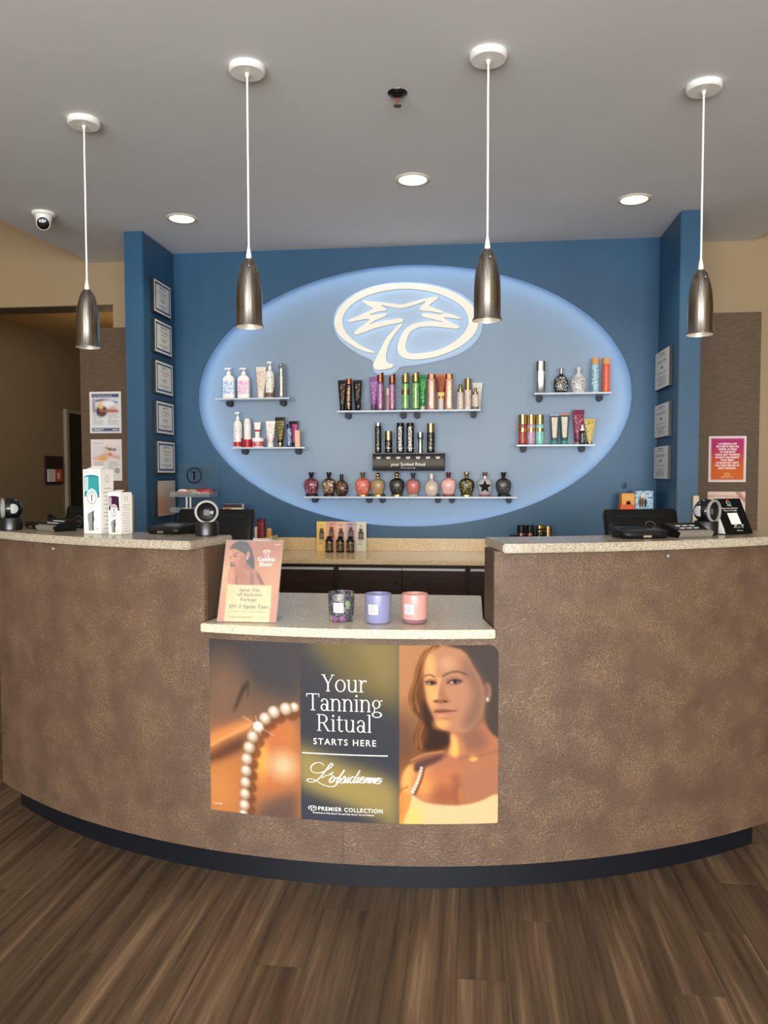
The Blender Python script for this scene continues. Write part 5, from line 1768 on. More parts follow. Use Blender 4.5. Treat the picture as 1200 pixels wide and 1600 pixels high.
cr_.poly([(130, 1030), (250, 955), (450, 940), (425, 1005), (270, 1075), (180, 1140), (165, 1060)], (166, 116, 86), 1.6)
cr_.poly([(190, 1040), (300, 1000), (430, 965), (400, 1020), (270, 1075), (185, 1130), (172, 1080)], (112, 84, 78), 2.2)
for ln in ([(150, 1020), (260, 970), (420, 950)], [(170, 1050), (150, 1150), (160, 1260)]):
    cr_.line(ln, 12, (224, 162, 106), 1.4, .7)
# face
cr_.poly([(375, 68), (470, 55), (590, 90), (645, 200), (725, 330), (765, 490), (742, 640), (690, 725), (620, 790), (545, 792), (430, 772), (378, 740), (330, 640), (285, 530), (265, 400), (258, 300), (268, 190), (310, 105)], (196, 146, 116), 1.4)
cr_.poly([(272, 130), (325, 95), (350, 200), (345, 300), (360, 480), (340, 600), (300, 545), (268, 400), (262, 250)], (242, 190, 124), 4.5, .9)
cr_.poly([(590, 110), (650, 210), (725, 330), (765, 490), (742, 640), (690, 725), (600, 800), (560, 700), (640, 560), (620, 400), (560, 240)], (152, 118, 102), 6, .9)
cr_.spot(450, 200, 60, 60, (214, 170, 140), 1.2, .8)
cr_.spot(560, 440, 90, 90, (196, 148, 122), 1.2, .7)
cr_.line([(262, 302), (300, 287), (342, 308)], 13, (120, 88, 70), 1.2, .85)
cr_.line([(415, 302), (470, 272), (540, 264), (605, 294)], 15, (112, 86, 74), 1.3, .85)
cr_.spot(315, 352, 52, 30, (166, 116, 92), .7, .8)
cr_.spot(500, 346, 66, 34, (158, 116, 98), .7, .8)
cr_.spot(318, 362, 42, 17, (94, 72, 64), .4)
cr_.spot(316, 364, 30, 10, (190, 170, 150), .5)
cr_.spot(322, 362, 15, 13, (60, 50, 48), .4)
cr_.spot(506, 356, 50, 19, (94, 74, 68), .4)
cr_.spot(500, 358, 38, 12, (196, 180, 164), .5)
cr_.spot(512, 354, 18, 15, (66, 56, 54), .4)
cr_.line([(268, 352), (315, 344), (360, 364)], 8, (66, 48, 42), .8, .9)
cr_.line([(446, 368), (490, 334), (540, 338), (572, 352)], 9, (66, 50, 46), .8, .9)
cr_.line([(384, 330), (362, 430), (346, 490)], 24, (240, 194, 140), 2.2, .8)
cr_.poly([(392, 330), (440, 480), (462, 510), (400, 530), (380, 470)], (176, 124, 98), 3, .8)
cr_.spot(398, 520, 62, 16, (156, 104, 80), .8, .9)
cr_.spot(352, 516, 14, 9, (116, 70, 54), .7)
cr_.spot(432, 520, 18, 8, (116, 74, 60), .7)
cr_.poly([(334, 606), (366, 584), (390, 590), (412, 584), (470, 594), (528, 600), (440, 614), (352, 614)], (152, 96, 82), .9)
cr_.poly([(344, 612), (430, 616), (524, 602), (474, 640), (410, 652), (362, 640)], (200, 138, 118), 1.0)
cr_.line([(336, 608), (420, 612), (526, 601)], 6, (110, 64, 56), .7, .9)
cr_.spot(402, 640, 40, 9, (226, 168, 140), .8, .7)
cr_.spot(410, 672, 50, 12, (150, 104, 82), .9, .6)
cr_.spot(398, 712, 60, 46, (242, 184, 120), 1.1, .85)
cr_.spot(780, 450, 34, 80, (166, 130, 112), .6)
cr_.spot(772, 440, 16, 46, (140, 106, 94), .8, .8)
cr_.spot(783, 512, 9, 16, (236, 220, 200), .6)
# top and pearl strap
cr_.poly([(150, 1310), (190, 1342), (262, 1390), (420, 1413), (560, 1420), (720, 1390), (900, 1300), (900, 1640), (70, 1640), (108, 1490), (140, 1400)], (238, 208, 164), .9)
cr_.poly([(140, 1400), (230, 1400), (240, 1640), (70, 1640), (108, 1490)], (252, 214, 124), 7, .8)
cr_.line([(200, 1350), (262, 1390), (420, 1413), (560, 1420), (720, 1390), (880, 1310)], 10, (206, 166, 120), 1.5, .6)
for k in range(9):
    q = k / 8
    px_, py_, pr_ = 236 - 76 * q + 10 * math.sin(q * 3), 1090 + 205 * q, 13 + 5 * q
    cr_.spot(px_ + 18, py_ + 8, pr_, pr_, (124, 78, 58), .6, .8)
    cr_.spot(px_, py_, pr_, pr_, (222, 198, 172), .3)
    cr_.spot(px_ - 3, py_ - 4, pr_ * .5, pr_ * .5, (252, 244, 230), .8)
cr_.poly([(24, 1350), (70, 1290), (148, 1308), (135, 1420), (92, 1490), (70, 1410), (30, 1440)], (240, 160, 92), 2.6, .9)
cr_.line([(30, 1330), (70, 1270), (120, 1250)], 14, (176, 112, 72), 1.5, .8)
# join the three
j1, j2 = int(round(.3322 * PWD)), int(round(.6685 * PWD))
cl.a[:, j1:j2] = cm_.a[:, j1:j2]
cl.a[:, j2:] = cr_.a[:, j2:]
cl.grain(1.2, 5)


def keep(u, v):                       # rounded top corner, peeled
    return not (u > .968 and v < .055 and ((u - .968) / .032) ** 2 + ((.055 - v) / .055) ** 2 > 1)


cl.build('printed_sheet', on_poster, pst, .42, gain=.82, keep=keep, contrast=1.2)

LEN = math.radians(PA1 - PA0) * RPO
HGT = PZ1 - PZ0
tx = MB()


def ptext(mb, body, x, y, size, frame=F_M, **k):
    """size in photo pixels"""
    u, v = frame(x, y)
    px_m = LEN / 449.8
    put_text(mb, body, lambda a, b: on_poster(u + a / LEN, v - b / HGT, .0006), size * px_m, **k)


# light display serif for the three large words, unit = cap height
ST, TH, SE = .088, .040, .034


def glyph_parts(ch):
    """-> advance width, list of polygons"""
    P_ = []
    bar = lambda x0, x1, y0, y1: P_.append([(x0, y0), (x1, y0), (x1, y1), (x0, y1)])
    foot = lambda x, y, l=.10, r=.10: bar(x - l, x + r, y, y + SE) if y < .3 else bar(x - l, x + r, y - SE, y)
    stem = lambda x, y0, y1, w=ST: bar(x - w / 2, x + w / 2, y0, y1)

    def line(x0, y0, x1, y1, w):
        P_.append([(x0 - w / 2, y0), (x0 + w / 2, y0), (x1 + w / 2, y1), (x1 - w / 2, y1)])

    def arc(cx, cy, rx, ry, a0=0, a1=360, w=ST, t=TH, n=20):
        for k in range(n):
            q = []
            for a, inner in ((k, 0), (k + 1, 0), (k + 1, 1), (k, 1)):
                w_ = R(a0 + (a1 - a0) * a / n)
                q.append((cx + (rx - w * inner) * math.cos(w_), cy + (ry - t * inner) * math.sin(w_)))
            P_.append(q)

    def dot(cx, cy, r):
        P_.append([(cx + r * math.cos(2 * math.pi * k / 14), cy + r * math.sin(2 * math.pi * k / 14)) for k in range(14)])
    if ch == 'Y':
        line(.13, 1, .41, .46, ST * 1.1); line(.70, 1, .42, .46, TH * 1.1); stem(.41, 0, .5)
        foot(.12, 1, .11, .12); foot(.70, 1, .10, .10); foot(.41, 0, .13, .13); w = .80
    elif ch == 'o':
        arc(.335, .355, .315, .375); w = .67
    elif ch == 'u':
        stem(.15, .2, .72); foot(.13, .72, .12, .04); arc(.34, .22, .235, .235, 180, 360); stem(.55, 0, .72); foot(.53, .72, .12, .04); foot(.57, 0, .04, .10); w = .70
    elif ch == 'r':
        stem(.15, 0, .72); foot(.13, .72, .12, .04); foot(.15, 0, .12, .14); arc(.38, .44, .25, .28, 70, 170); dot(.43, .655, .055); w = .50
    elif ch == 'T':
        bar(.02, .80, 1 - .042, 1); stem(.41, 0, 1); foot(.41, 0, .14, .14); bar(.02, .055, .80, 1); bar(.765, .80, .80, 1); w = .82
    elif ch == 'a':
        arc(.26, .20, .215, .215); arc(.28, .50, .22, .225, 0, 150); stem(.458, .05, .50); bar(.43, .60, 0, .036); bar(.43, .50, 0, .08); dot(.12, .575, .05); w = .60
    elif ch == 'n':
        stem(.15, 0, .72); foot(.13, .72, .12, .04); foot(.15, 0, .11, .11); arc(.36, .46, .245, .27, 0, 170); stem(.561, 0, .47); foot(.56, 0, .11, .11); w = .70
    elif ch == 'i':
        stem(.16, 0, .72); foot(.14, .72, .12, .04); foot(.16, 0, .11, .11); dot(.155, .93, .062); w = .31
    elif ch == 'g':
        arc(.29, .47, .245, .26); arc(.32, -.15, .30, .185); line(.17, .02, .20, .26, .05); line(.48, .62, .62, .70, .05); dot(.60, .685, .045); w = .66
    elif ch == 'R':
        stem(.16, 0, 1); foot(.16, 0, .13, .13); foot(.14, 1, .12, .04); arc(.36, .735, .30, .265, -90, 90); bar(.16, .37, 1 - TH, 1); bar(.16, .37, .47, .47 + TH); line(.42, .48, .70, .02, ST * 1.1); bar(.64, .84, 0, SE); w = .82
    elif ch == 't':
        stem(.18, .16, .93); bar(.03, .40, .72 - SE, .72); arc(.30, .17, .165, .18, 180, 320); w = .43
    elif ch == 'l':
        stem(.16, 0, 1.06); foot(.14, 1.06, .12, .04); foot(.16, 0, .11, .11); w = .31
    return w, P_


def display_word(mb, body, x, y, cap, track=0.0):
    """cap = cap height in photo pixels"""
    u, v = F_M(x, y)
    k = cap * LEN / 449.8
    ws = [glyph_parts(c) for c in body]
    total = sum(w + track for w, _ in ws) - track
    cx_ = -total / 2
    for w, polys in ws:
        for p_ in polys:
            mb.add([on_poster(u + (cx_ + a) * k / LEN, v - b * k / HGT, .0006) for a, b in p_], [tuple(range(len(p_)))])
        cx_ += w + track


display_word(tx, 'Your', 578, 240, 25.5, .02)
display_word(tx, 'Tanning', 578, 314, 25.5, .015)
display_word(tx, 'Ritual', 578, 392, 25.5, .03)
ptext(tx, 'STARTS HERE', 579, 444, 13.6, spacing=1.22, offset=.006)
ptext(tx, 'PREMIER COLLECTION', 600, 699, 8.6, spacing=1.16, offset=.014)
ptext(tx, 'Exclusively at Palm Beach Tan and Palm Beach Tan and Palmers', 573, 710, 3.7, shear=.2, offset=.01, res=1)
ptext(tx, '© 2025 PBT', 88, 1462, 3.4, frame=F_L, res=1)
a_, b_ = F_M(418, 470), F_M(740, 483)
N_ = 16
tx.add([on_poster(a_[0] + (b_[0] - a_[0]) * k / N_, a_[1] + (b_[1] - a_[1]) * k / N_ + d_, .0006) for d_ in (0, .006) for k in range(N_ + 1)], [(k, k + 1, N_ + 2 + k, N_ + 1 + k) for k in range(N_)])
u1, v1 = F_M(457, 684)
mini_palm(tx, lambda a, b: on_poster(u1 + a / LEN, v1 - b / HGT, .0006), 7.0 * LEN / 449.8)


def stroke(mb, pts_, w0, frame=F_M, sub=8):
    """a pen line through points, thicker on the down strokes"""
    q = []
    P_ = [Vector(p) for p in pts_]
    P_ = [P_[0] * 2 - P_[1]] + P_ + [P_[-1] * 2 - P_[-2]]
    for i in range(1, len(P_) - 2):
        for k in range(sub):
            s = k / sub
            q.append(0.5 * ((2 * P_[i]) + (P_[i + 1] - P_[i - 1]) * s + (2 * P_[i - 1] - 5 * P_[i] + 4 * P_[i + 1] - P_[i + 2]) * s * s + (3 * P_[i] - P_[i - 1] - 3 * P_[i + 1] + P_[i + 2]) * s ** 3))
    q.append(P_[-2])
    vs = []
    for i, p in enumerate(q):
        d_ = (q[min(i + 1, len(q) - 1)] - q[max(i - 1, 0)])
        d_ = d_.normalized() if d_.length > 1e-6 else Vector((1, 0))
        w = w0 * (1.0 + 1.3 * max(0, -d_.y * d_.x + d_.y * d_.y * .6))
        nx = Vector((-d_.y, d_.x)) * w / 2
        for s in (1, -1):
            uv_ = frame(*(p + nx * s))
            vs.append(on_poster(uv_[0], uv_[1], .0006))
    mb.add(vs, [(2 * i, 2 * i + 1, 2 * i + 3, 2 * i + 2) for i in range(len(q) - 1)])


# the flowing capital and the small script letters of the range name, in a 7.5x enlargement of that part
F_S = lambda x, y: photo_uv(470 + x / 7.5, 1160 + y / 7.5)
S_ = lambda p, w=6.5: stroke(tx, p, w, F_S, 7)
S_([(335, 248), (310, 218), (250, 212), (195, 245), (182, 295), (225, 330), (300, 328), (380, 290), (432, 245), (432, 220), (405, 232), (350, 310), (290, 385), (230, 430), (170, 440), (135, 420), (165, 402), (230, 415), (310, 465), (400, 492), (460, 485), (486, 455)])
S_([(432, 318), (436, 330), (400, 346)], 7)
S_([(312, 392), (350, 366), (410, 352), (440, 362)], 5)
S_([(452, 372), (425, 385), (398, 425), (408, 445), (440, 428), (462, 390), (448, 372), (470, 392), (500, 385)], 8)
S_([(572, 296), (540, 345), (478, 440), (500, 446), (528, 420), (530, 398), (510, 400)], 8)
S_([(500, 440), (530, 420), (578, 372), (582, 400), (562, 440), (530, 452)], 8)
S_([(570, 448), (600, 415), (625, 380), (598, 430), (605, 446), (635, 420)], 8)
S_([(626, 352), (630, 356)], 9)
S_([(690, 378), (660, 380), (632, 420), (640, 448), (668, 432), (700, 385), (750, 302), (700, 385), (675, 440), (690, 446), (720, 420)], 8)
S_([(738, 378), (712, 425), (716, 446), (745, 425)], 8)
S_([(745, 350), (749, 354)], 9)
S_([(745, 425), (785, 405), (795, 385), (775, 380), (748, 415), (750, 445), (780, 445), (812, 415)], 8)
S_([(830, 384), (800, 448), (838, 400), (862, 388), (858, 405), (838, 446), (860, 440)], 8)
S_([(890, 388), (858, 452), (898, 404), (922, 392), (916, 412), (898, 450), (920, 444)], 8)
S_([(920, 436), (960, 418), (978, 396), (955, 392), (928, 425), (930, 455), (962, 455), (998, 420)], 8)
S_([(992, 398), (1010, 398)], 5)
tx.build('lettering', m_whiteink, pst, 0)['kind'] = 'stuff'


# ------------------------------------------------------------------ framed notices on the piers
def lines(mb, fn, w, h, rows):
    """rows of print: (height, half width, thickness, x offset) as fractions"""
    for yy, hw, th, dx in rows:
        mb.add([fn(w * (.5 + dx - hw), h * yy), fn(w * (.5 + dx + hw), h * yy), fn(w * (.5 + dx + hw), h * (yy + th)), fn(w * (.5 + dx - hw), h * (yy + th))], [(0, 1, 2, 3)])


m_navy = mat('navy_ink', C(66, 84, 128), .6)
m_frame = mat('dark_frame', C(20, 22, 26), .35)
m_paper2 = mat('grey_white_paper', C(206, 208, 208), .6)  # grey-white sheets of the pier notices
CERT = [((235, 432), (263, 495)), ((236, 495), (265, 556)), ((238, 560), (267, 618)), ((239, 624), (268, 679)), ((241, 687), (270, 738))]
ORD = ('topmost', 'second from the top', 'third from the top', 'fourth from the top', 'fifth from the top')
for i, (p, q) in enumerate(CERT):
    A_, B_ = at_x(*p, AX0), at_x(*q, AX0)
    y0, y1 = 4.497 + .004 * i, 4.768 + .008 * i
    z1 = A_.z
    z0 = z1 - .205
    t = thing('framed_certificate', 'framed tanning certificate with blue border, %s of five on the blue pier' % ORD[i], 'certificate', (AX0, (y0 + y1) / 2, z0), group='framed certificates on the pier')
    MB().box(AX0 + .0003, AX0 + .018, y0, y1, z0, z1).build('frame', m_frame, t, 0, bevel=.002)
    w_, h_ = y1 - y0 - .02, z1 - z0 - .02
    f_ = lambda a, b, o=.0186: (AX0 + o, y0 + .01 + a, z0 + .01 + b)
    MB().box(AX0 + .0175, AX0 + .0184, y0 + .008, y1 - .008, z0 + .008, z1 - .008).build('paper', m_paper, t, 0)
    bd = MB()
    for a0, a1, b0, b1 in ((.05, .95, .05, .11), (.05, .95, .89, .95), (.05, .10, .05, .95), (.90, .95, .05, .95)):
        bd.add([f_(w_ * a0, h_ * b0), f_(w_ * a1, h_ * b0), f_(w_ * a1, h_ * b1), f_(w_ * a0, h_ * b1)], [(0, 1, 2, 3)])
    bd.build('blue_border', m_navy, t, 0)['kind'] = 'stuff'
    tx = MB()
    ft = lambda a, b: f_(w_ * .5 + a, b, .0188)
    put_text(tx, 'SMART TAN', ft, h_ * .085, 0, h_ * .79, offset=.03, res=1)
    put_text(tx, 'UV Tanning', ft, h_ * .13, 0, h_ * .64, res=1)
    put_text(tx, 'Certification', ft, h_ * .09, 0, h_ * .55, res=1)
    lines(tx, lambda a, b: f_(a, b, .0188), w_, h_, ((.42, .16, .025, 0), (.36, .10, .02, 0), (.24, .30, .012, 0), (.21, .24, .012, 0), (.15, .07, .02, 0)))
    tx.build('lettering', m_greyink, t, 0)['kind'] = 'stuff'

A_ = at_x(242, 750, AX0)
t = thing('tanning_chart', 'pale beige chart on a dark board, lowest on the pier with certificates', 'poster', (AX0, 4.66, 1.09))
MB().box(AX0 + .0003, AX0 + .014, 4.520, 4.806, A_.z - .225, A_.z).build('board', m_frame, t, 0)
cv = Canvas(24, 20, lambda x, y: (x, y))
cv.fill([(0, (196, 186, 178)), (.25, (204, 190, 178)), (1, (196, 172, 154))])
cv.spot(.2, .7, .25, .3, (196, 150, 130), 1.0)
for k in range(6):
    cv.line([(.38 + .1 * k, .25), (.38 + .1 * k, .92)], .03, (166, 152, 140), .6)
cv.build('print', lambda u, v: (AX0 + .0143, 4.524 + .278 * u, A_.z - .005 - .215 * v), t, .5)

for (p, q), zb, lb in ((((1031, 541), (1051, 611)), 1.852, 'pale framed notice on the blue pier, upper of three'), (((1026, 627), (1051, 682)), 1.595, 'pale framed notice on the blue pier, middle of three'), (((1026, 696), (1050, 750)), 1.335, 'pale framed notice on the blue pier, lower of three')):
    A_ = at_x(q[0], p[1] + 1, AX1)
    y0, y1 = 4.515, 4.850
    z1, z0 = at_x(q[0], p[1] - 1, AX1).z, at_x(q[0], q[1] - 9 if p[1] < 600 else q[1] - 1, AX1).z
    t = thing('framed_notice', lb, 'notice', (AX1, (y0 + y1) / 2, z0), group='pale notices on the pier')
    MB().box(AX1 - .020, AX1 - .0003, y0, y1, z0, z1).build('frame', m_frame, t, 0, bevel=.002)
    MB().box(AX1 - .0206, AX1 - .0196, y0 + .003, y1 - .003, z0 + .003, z1 - .003).build('paper', m_paper2, t, 0)
    tx = MB()
    r_ = random.Random(int(p[1]))
    rows = [(.90, .18, .03, 0), (.84, .24, .02, 0), (.72, .30, .018, 0), (.68, .34, .018, 0), (.52, .10, .06, 0), (.40, .3, .018, 0)] + [(.30 - .04 * k, r_.uniform(.2, .36), .014, 0) for k in range(6)]
    lines(tx, lambda a, b: (AX1 - .0209, y0 + a, z0 + b), y1 - y0, z1 - z0, rows)
    tx.build('lettering', m_greyink, t, 0)['kind'] = 'stuff'

# ------------------------------------------------------------------ flyers on the brown panels
def flyer(name, label, x0, x1, z0, z1, Y, paint, res=(44, 56), text=None):
    t = thing(name, label, 'flyer', ((x0 + x1) / 2, Y, z0))
    MB().box(x0, x1, Y - .004, Y - .0003, z0, z1).build('sheet', m_paper, t, 0)
    cv = Canvas(res[0], res[1], lambda x, y: (x, y))
    paint(cv)
    cv.build('print', lambda u, v: (x0 + (x1 - x0) * u, Y - .0045, z1 - (z1 - z0) * v), t, .5)
    if text:
        for body_m, nm, items in text:
            tx = MB()
            for it in items:
                if isinstance(it[0], str):
                    put_text(tx, it[0], lambda a, b: (x0 + (x1 - x0) * it[1] + a, Y - .0050, z1 - (z1 - z0) * it[2] + b), (z1 - z0) * it[3], **(it[4] if len(it) > 4 else {}))
                else:
                    a0, a1, b0, b1 = it
                    tx.add([(x0 + (x1 - x0) * u, Y - .0050, z1 - (z1 - z0) * v) for u, v in ((a0, b0), (a1, b0), (a1, b1), (a0, b1))], [(0, 1, 2, 3)])
            tx.build(nm, body_m, t, 0)['kind'] = 'stuff'
    return t


def rect(cv, x0, x1, y0, y1, c):
    cv.poly([(x0, y0), (x1, y0), (x1, y1), (x0, y1)], c, .3)


def paint1(cv):
    cv.fill([(0, (232, 228, 224)), (1, (228, 224, 218))])
    rect(cv, .07, .93, .055, .135, (74, 80, 116))
    rect(cv, .09, .92, .15, .50, (216, 214, 222))
    cv.poly([(.09, .18), (.14, .15), (.2, .5), (.09, .5)], (160, 140, 160), .8)
    cv.spot(.38, .47, .17, .13, (70, 54, 50), .4)
    cv.spot(.36, .33, .09, .10, (232, 196, 110), .5)
    cv.spot(.72, .42, .10, .10, (226, 178, 158), .5)
    cv.poly([(.3, .42), (.9, .44), (.92, .5), (.3, .5)], (176, 104, 92), .8)
    cv.line([(.2, .22), (.5, .19), (.86, .26)], .05, (90, 84, 100), .8)
    cv.spot(.6, .28, .2, .08, (240, 238, 240), .8)
    rect(cv, .07, .93, .875, .955, (80, 88, 122))


def paint2(cv):
    cv.fill([(0, (234, 220, 214)), (1, (232, 222, 214))])
    rect(cv, .06, .95, .15, .50, (224, 214, 212))
    cv.spot(.58, .30, .16, .14, (230, 196, 180), .5)
    cv.line([(.48, .2), (.62, .24)], .03, (120, 90, 84), .6)
    cv.spot(.62, .24, .07, .03, (110, 96, 100), .5)
    cv.spot(.76, .25, .06, .03, (110, 96, 100), .5)
    cv.line([(.3, .42), (.5, .36), (.9, .44)], .10, (222, 170, 146), .9)
    cv.spot(.2, .46, .16, .05, (226, 186, 160), .7)
    cv.spot(.4, .47, .14, .05, (228, 170, 90), .7)
    cv.spot(.62, .36, .04, .03, (196, 90, 96), .6)
    cv.spot(.85, .76, .07, .055, (120, 100, 92), .3)
    cv.spot(.85, .76, .05, .04, (196, 180, 170), .3)


para = [(.09 + .48 * c, .09 + .48 * c + w, .54 + .03 * r, .548 + .03 * r) for c in (0, 1) for r, w in enumerate((.34, .30, .36, .3, .12, .33, .35, .3, .34))]
flyer('tanning_flyer', 'white flyer with navy bands above the other one on the brown panel', -2.527, -2.308, 1.622, 1.896, 4.975, paint1,
      text=[(m_greyink, 'small_print', para), (m_whiteink, 'heading', [('Your Sunless Tanning Guide', .42, .112, .042, dict(res=1)), (.12, .45, .90, .91), (.12, .38, .925, .935), (.72, .88, .91, .925)])])
flyer('facial_flyer', 'pale pink flyer with a woman lying down, partly behind the tall hairbrush box', -2.524, -2.309, 1.306, 1.581, 4.975, paint2,
      text=[(m_greyink, 'small_print', [(.08, .4, .09, .10)] + para)])


def paint3(cv):
    cv.fill([(0, (184, 52, 116)), (.25, (182, 54, 104)), (.5, (202, 86, 70)), (.75, (214, 104, 48)), (1, (212, 108, 46))])
    for r_ in ((0, 1, 0, .045), (0, 1, .955, 1), (0, .05, 0, 1), (.95, 1, 0, 1)):
        rect(cv, *r_, (238, 224, 220))


law = ['LOUISIANA LAW', 'PROHIBITS PERSONS', 'UNDER 18 YEARS', 'OF AGE FROM', 'USING ANY TANNING', 'FACILITY EQUIPMENT', 'THAT EMITS', 'ULTRAVIOLET LIGHT', 'FOR THE PURPOSE OF', 'SKIN TANNING.']
fz = flyer('tanning_law_notice', 'magenta to orange notice with white capitals on the brown panel', 1.44, 1.659, 1.295, 1.574, 4.98, paint3, (36, 46),
           [(m_whiteink, 'lettering', [(s, .5, .185 + .059 * k, .056, dict(offset=.03, res=1, width=.92)) for k, s in enumerate(law)] + [('palm beach tan', .5, .90, .04, dict(res=1))])])
mp = MB()
mini_palm(mp, lambda a, b: (1.5495 + a, 4.9750, 1.574 - .279 * .83 + b), .017)
mp.build('palm_emblem', m_gold, fz, 0)['kind'] = 'stuff'


def paint4(cv):
    cv.fill([(0, (234, 208, 192)), (1, (236, 216, 200))])
    for k, c in enumerate(((110, 96, 120), (220, 150, 130), (206, 110, 80), (224, 180, 160))):
        cv.line([(.76 + .04 * k, .0), (.86 + .03 * k, .12), (1, .22 - .035 * k)], .03, c, .5)


flyer('tan_dollars_flyer', 'peach flyer with orange capitals behind the slanted review card', 1.438, 1.659, .957, 1.236, 4.98, paint4, (36, 46),
      [(mat('orange_ink', C(206, 120, 84), .5), 'lettering', [('WANT $10 TAN DOLLARS?', .46, .125, .075, dict(offset=.02, res=1, width=.80)), ('ASK US HOW', .5, .30, .085, dict(offset=.02, res=1))])])

# brochure holder on the corridor wall
A_, B_ = at_x(68, 712, -4.2), at_x(96, 757, -4.2)
t = thing('brochure_holder', 'dark wall board with a white and an orange leaflet in the corridor', 'holder', (-4.2, (A_.y + B_.y) / 2, B_.z))
MB().box(-4.1995, -4.18, A_.y, B_.y, B_.z, A_.z).build('board', mat('dark_maroon', C(48, 30, 28), .5), t, 0)
ym = (A_.y + B_.y) / 2
dzh = (A_.z - B_.z)
MB().box(-4.180, -4.174, A_.y + .03, ym, B_.z + .03, B_.z + dzh * .54).build('leaflet', m_paper, t, 0)
lf = MB().box(-4.180, -4.172, ym + .003, B_.y - .03, B_.z + .03, B_.z + dzh * .54).build('leaflet', mk((214, 84, 50), .5), t, 0)
MB().box(-4.172, -4.1705, ym + .08, B_.y - .12, B_.z + dzh * .20, B_.z + dzh * .42).build('picture', m_paper, lf, 0)

# ------------------------------------------------------------------ on the back counter
ZBC = .8668
# hair clip rack with its round emblem
m_tray = glass('tray_acrylic', (0.96, 0.98, 0.98, 1), 0.78, 0.1, C(190, 198, 202))
YK = 4.70
xa, xb = at_y(273, 790, YK).x, at_y(334, 790, YK).x
zt1, zt2 = at_y(303, 776, YK).z, at_y(303, 797, YK).z
ze = at_y(303, 743, YK + .07).z
t = thing('clip_rack', 'clear acrylic rack with a round letter emblem, holding red and white hair clips', 'rack', ((xa + xb) / 2, YK, ZBC))
MB().box(xa, xb, YK + .075, YK + .079, ZBC, ze + .075).build('back_sheet', m_acryl, t, 0)
for zz in (zt1, zt2 - .012):
    tr = MB()
    tr.box(xa, xb, YK - .075, YK + .074, zz, zz + .004)
    tr.box(xa, xb, YK - .079, YK - .0755, zz, zz + .032)
    tr.box(xa, xa + .003, YK - .0755, YK + .074, zz + .0045, zz + .032)
    tr.box(xb - .003, xb, YK - .0755, YK + .074, zz + .0045, zz + .032)
    tr.build('tray', m_tray, t, 0)['kind'] = 'stuff'
for fx in (xa + .004, xb - .012):
    MB().box(fx, fx + .008, YK - .07, YK - .062, ZBC, zt2 - .0125).build('leg', m_acryl, t, 0)
    MB().box(fx, fx + .008, YK + .060, YK + .068, ZBC, zt2 - .0125).build('leg', m_acryl, t, 0)
em = MB()
xe = at_y(303, 743, YK + .07).x
ring_mark(em, lambda u, v: (xe + u, YK + .0745, ze + v), 13.2 * scale_at((xe, YK, ze)), 40, .22)
em.build('emblem', mat('navy_print', C(9, 11, 20), .7, Specular_IOR_Level=0.0), t, 0)['kind'] = 'stuff'
for dx in (-.012, .012):
    MB().lathe([(.006, zt2 - .0075), (.006, zt1 - .0005)], 12, Matrix.Translation((xe + dx, YK - .03, 0))).build('post', m_white, t)


def clip(x, y, z, rz, c, label, s=1.0, grp='hair clips in the acrylic rack'):
    t = thing('hair_clip', label, 'hair clip', (x, y, z), rz, grp)
    for sd in (1, -1):
        b = MB()
        n_ = 8
        vs, fs = [], []
        for i in range(n_ + 1):
            a = math.pi * i / n_
            for j in range(5):
                w = .15 + .28 * math.pi * j / 4
                hh = .024 * s * (.35 + .65 * math.sin(a) ** .6)
                for q in (1.0, .9):
                    vs.append((-.040 * s * math.cos(a) * (.9 + .1 * math.sin(w)), sd * hh * math.sin(w * 1.25) * q, hh * 1.15 * (math.cos(w * 1.1) + .05) * q + .002))
        for i in range(n_):
            for j in range(4):
                k = (i * 5 + j) * 2
                fs += [(k, k + 2, k + 12, k + 10), (k + 1, k + 11, k + 13, k + 3)]
            k = (i * 5 + 4) * 2
            fs.append((k, k + 1, k + 11, k + 10))
        b.add(vs, fs)
        b.build('jaw', c, t, 60, local=True)
    MB().box(-.006 * s, .006 * s, -.012 * s, .012 * s, .018 * s, .026 * s).build('grip', c, t, 0, bevel=.002 * s, local=True)
    return t


redm, whm, pkm, tnm = mk((200, 50, 44), .25), mk((232, 220, 214), .3), mk((214, 130, 118), .3), mk((176, 150, 110), .3)
spots = [(276, redm, 'red'), (286, whm, 'white'), (293, redm, 'red'), (300, tnm, 'tan'), (307, whm, 'white'), (313, redm, 'red'), (320, pkm, 'pink'), (326, redm, 'red'), (332, tnm, 'tan')]
for k, (px_, c_, nm) in enumerate(spots):
    yk = YK - .045 + .055 * (k % 3) * .8
    P = at_y(max(283, min(324, px_)), 770, yk)
    lab = ['leftmost glossy red claw clip on the upper tray', 'off-white claw clip on the upper tray, between the two left red ones', 'second glossy red claw clip from the left, upper tray', 'tan claw clip in the middle of the upper tray', 'off-white claw clip in the middle of the upper tray', 'third glossy red claw clip from the left, upper tray',
           'pink claw clip on the upper tray', 'rightmost glossy red claw clip on the upper tray', 'tan claw clip at the right end of the upper tray'][k]
    clip(P.x, yk, zt1 + .006 + .014 * (k % 2), R(-20 + 12 * (k % 4)), c_, lab, .9, 'hair clips on the upper tray')
for k, (px_, c_, nm) in enumerate(((282, mk((30, 28, 30), .3), 'black'), (291, whm, 'white and plum'), (327, mk((120, 52, 60), .3), 'plum'))):
    P = at_y(px_, 790, YK - .02)
    clip(P.x, YK - .02, zt2 - .0075, R(15 + 30 * k), c_, '%s claw hair clip on the lower tray' % nm, .8, 'hair clips on the lower tray')

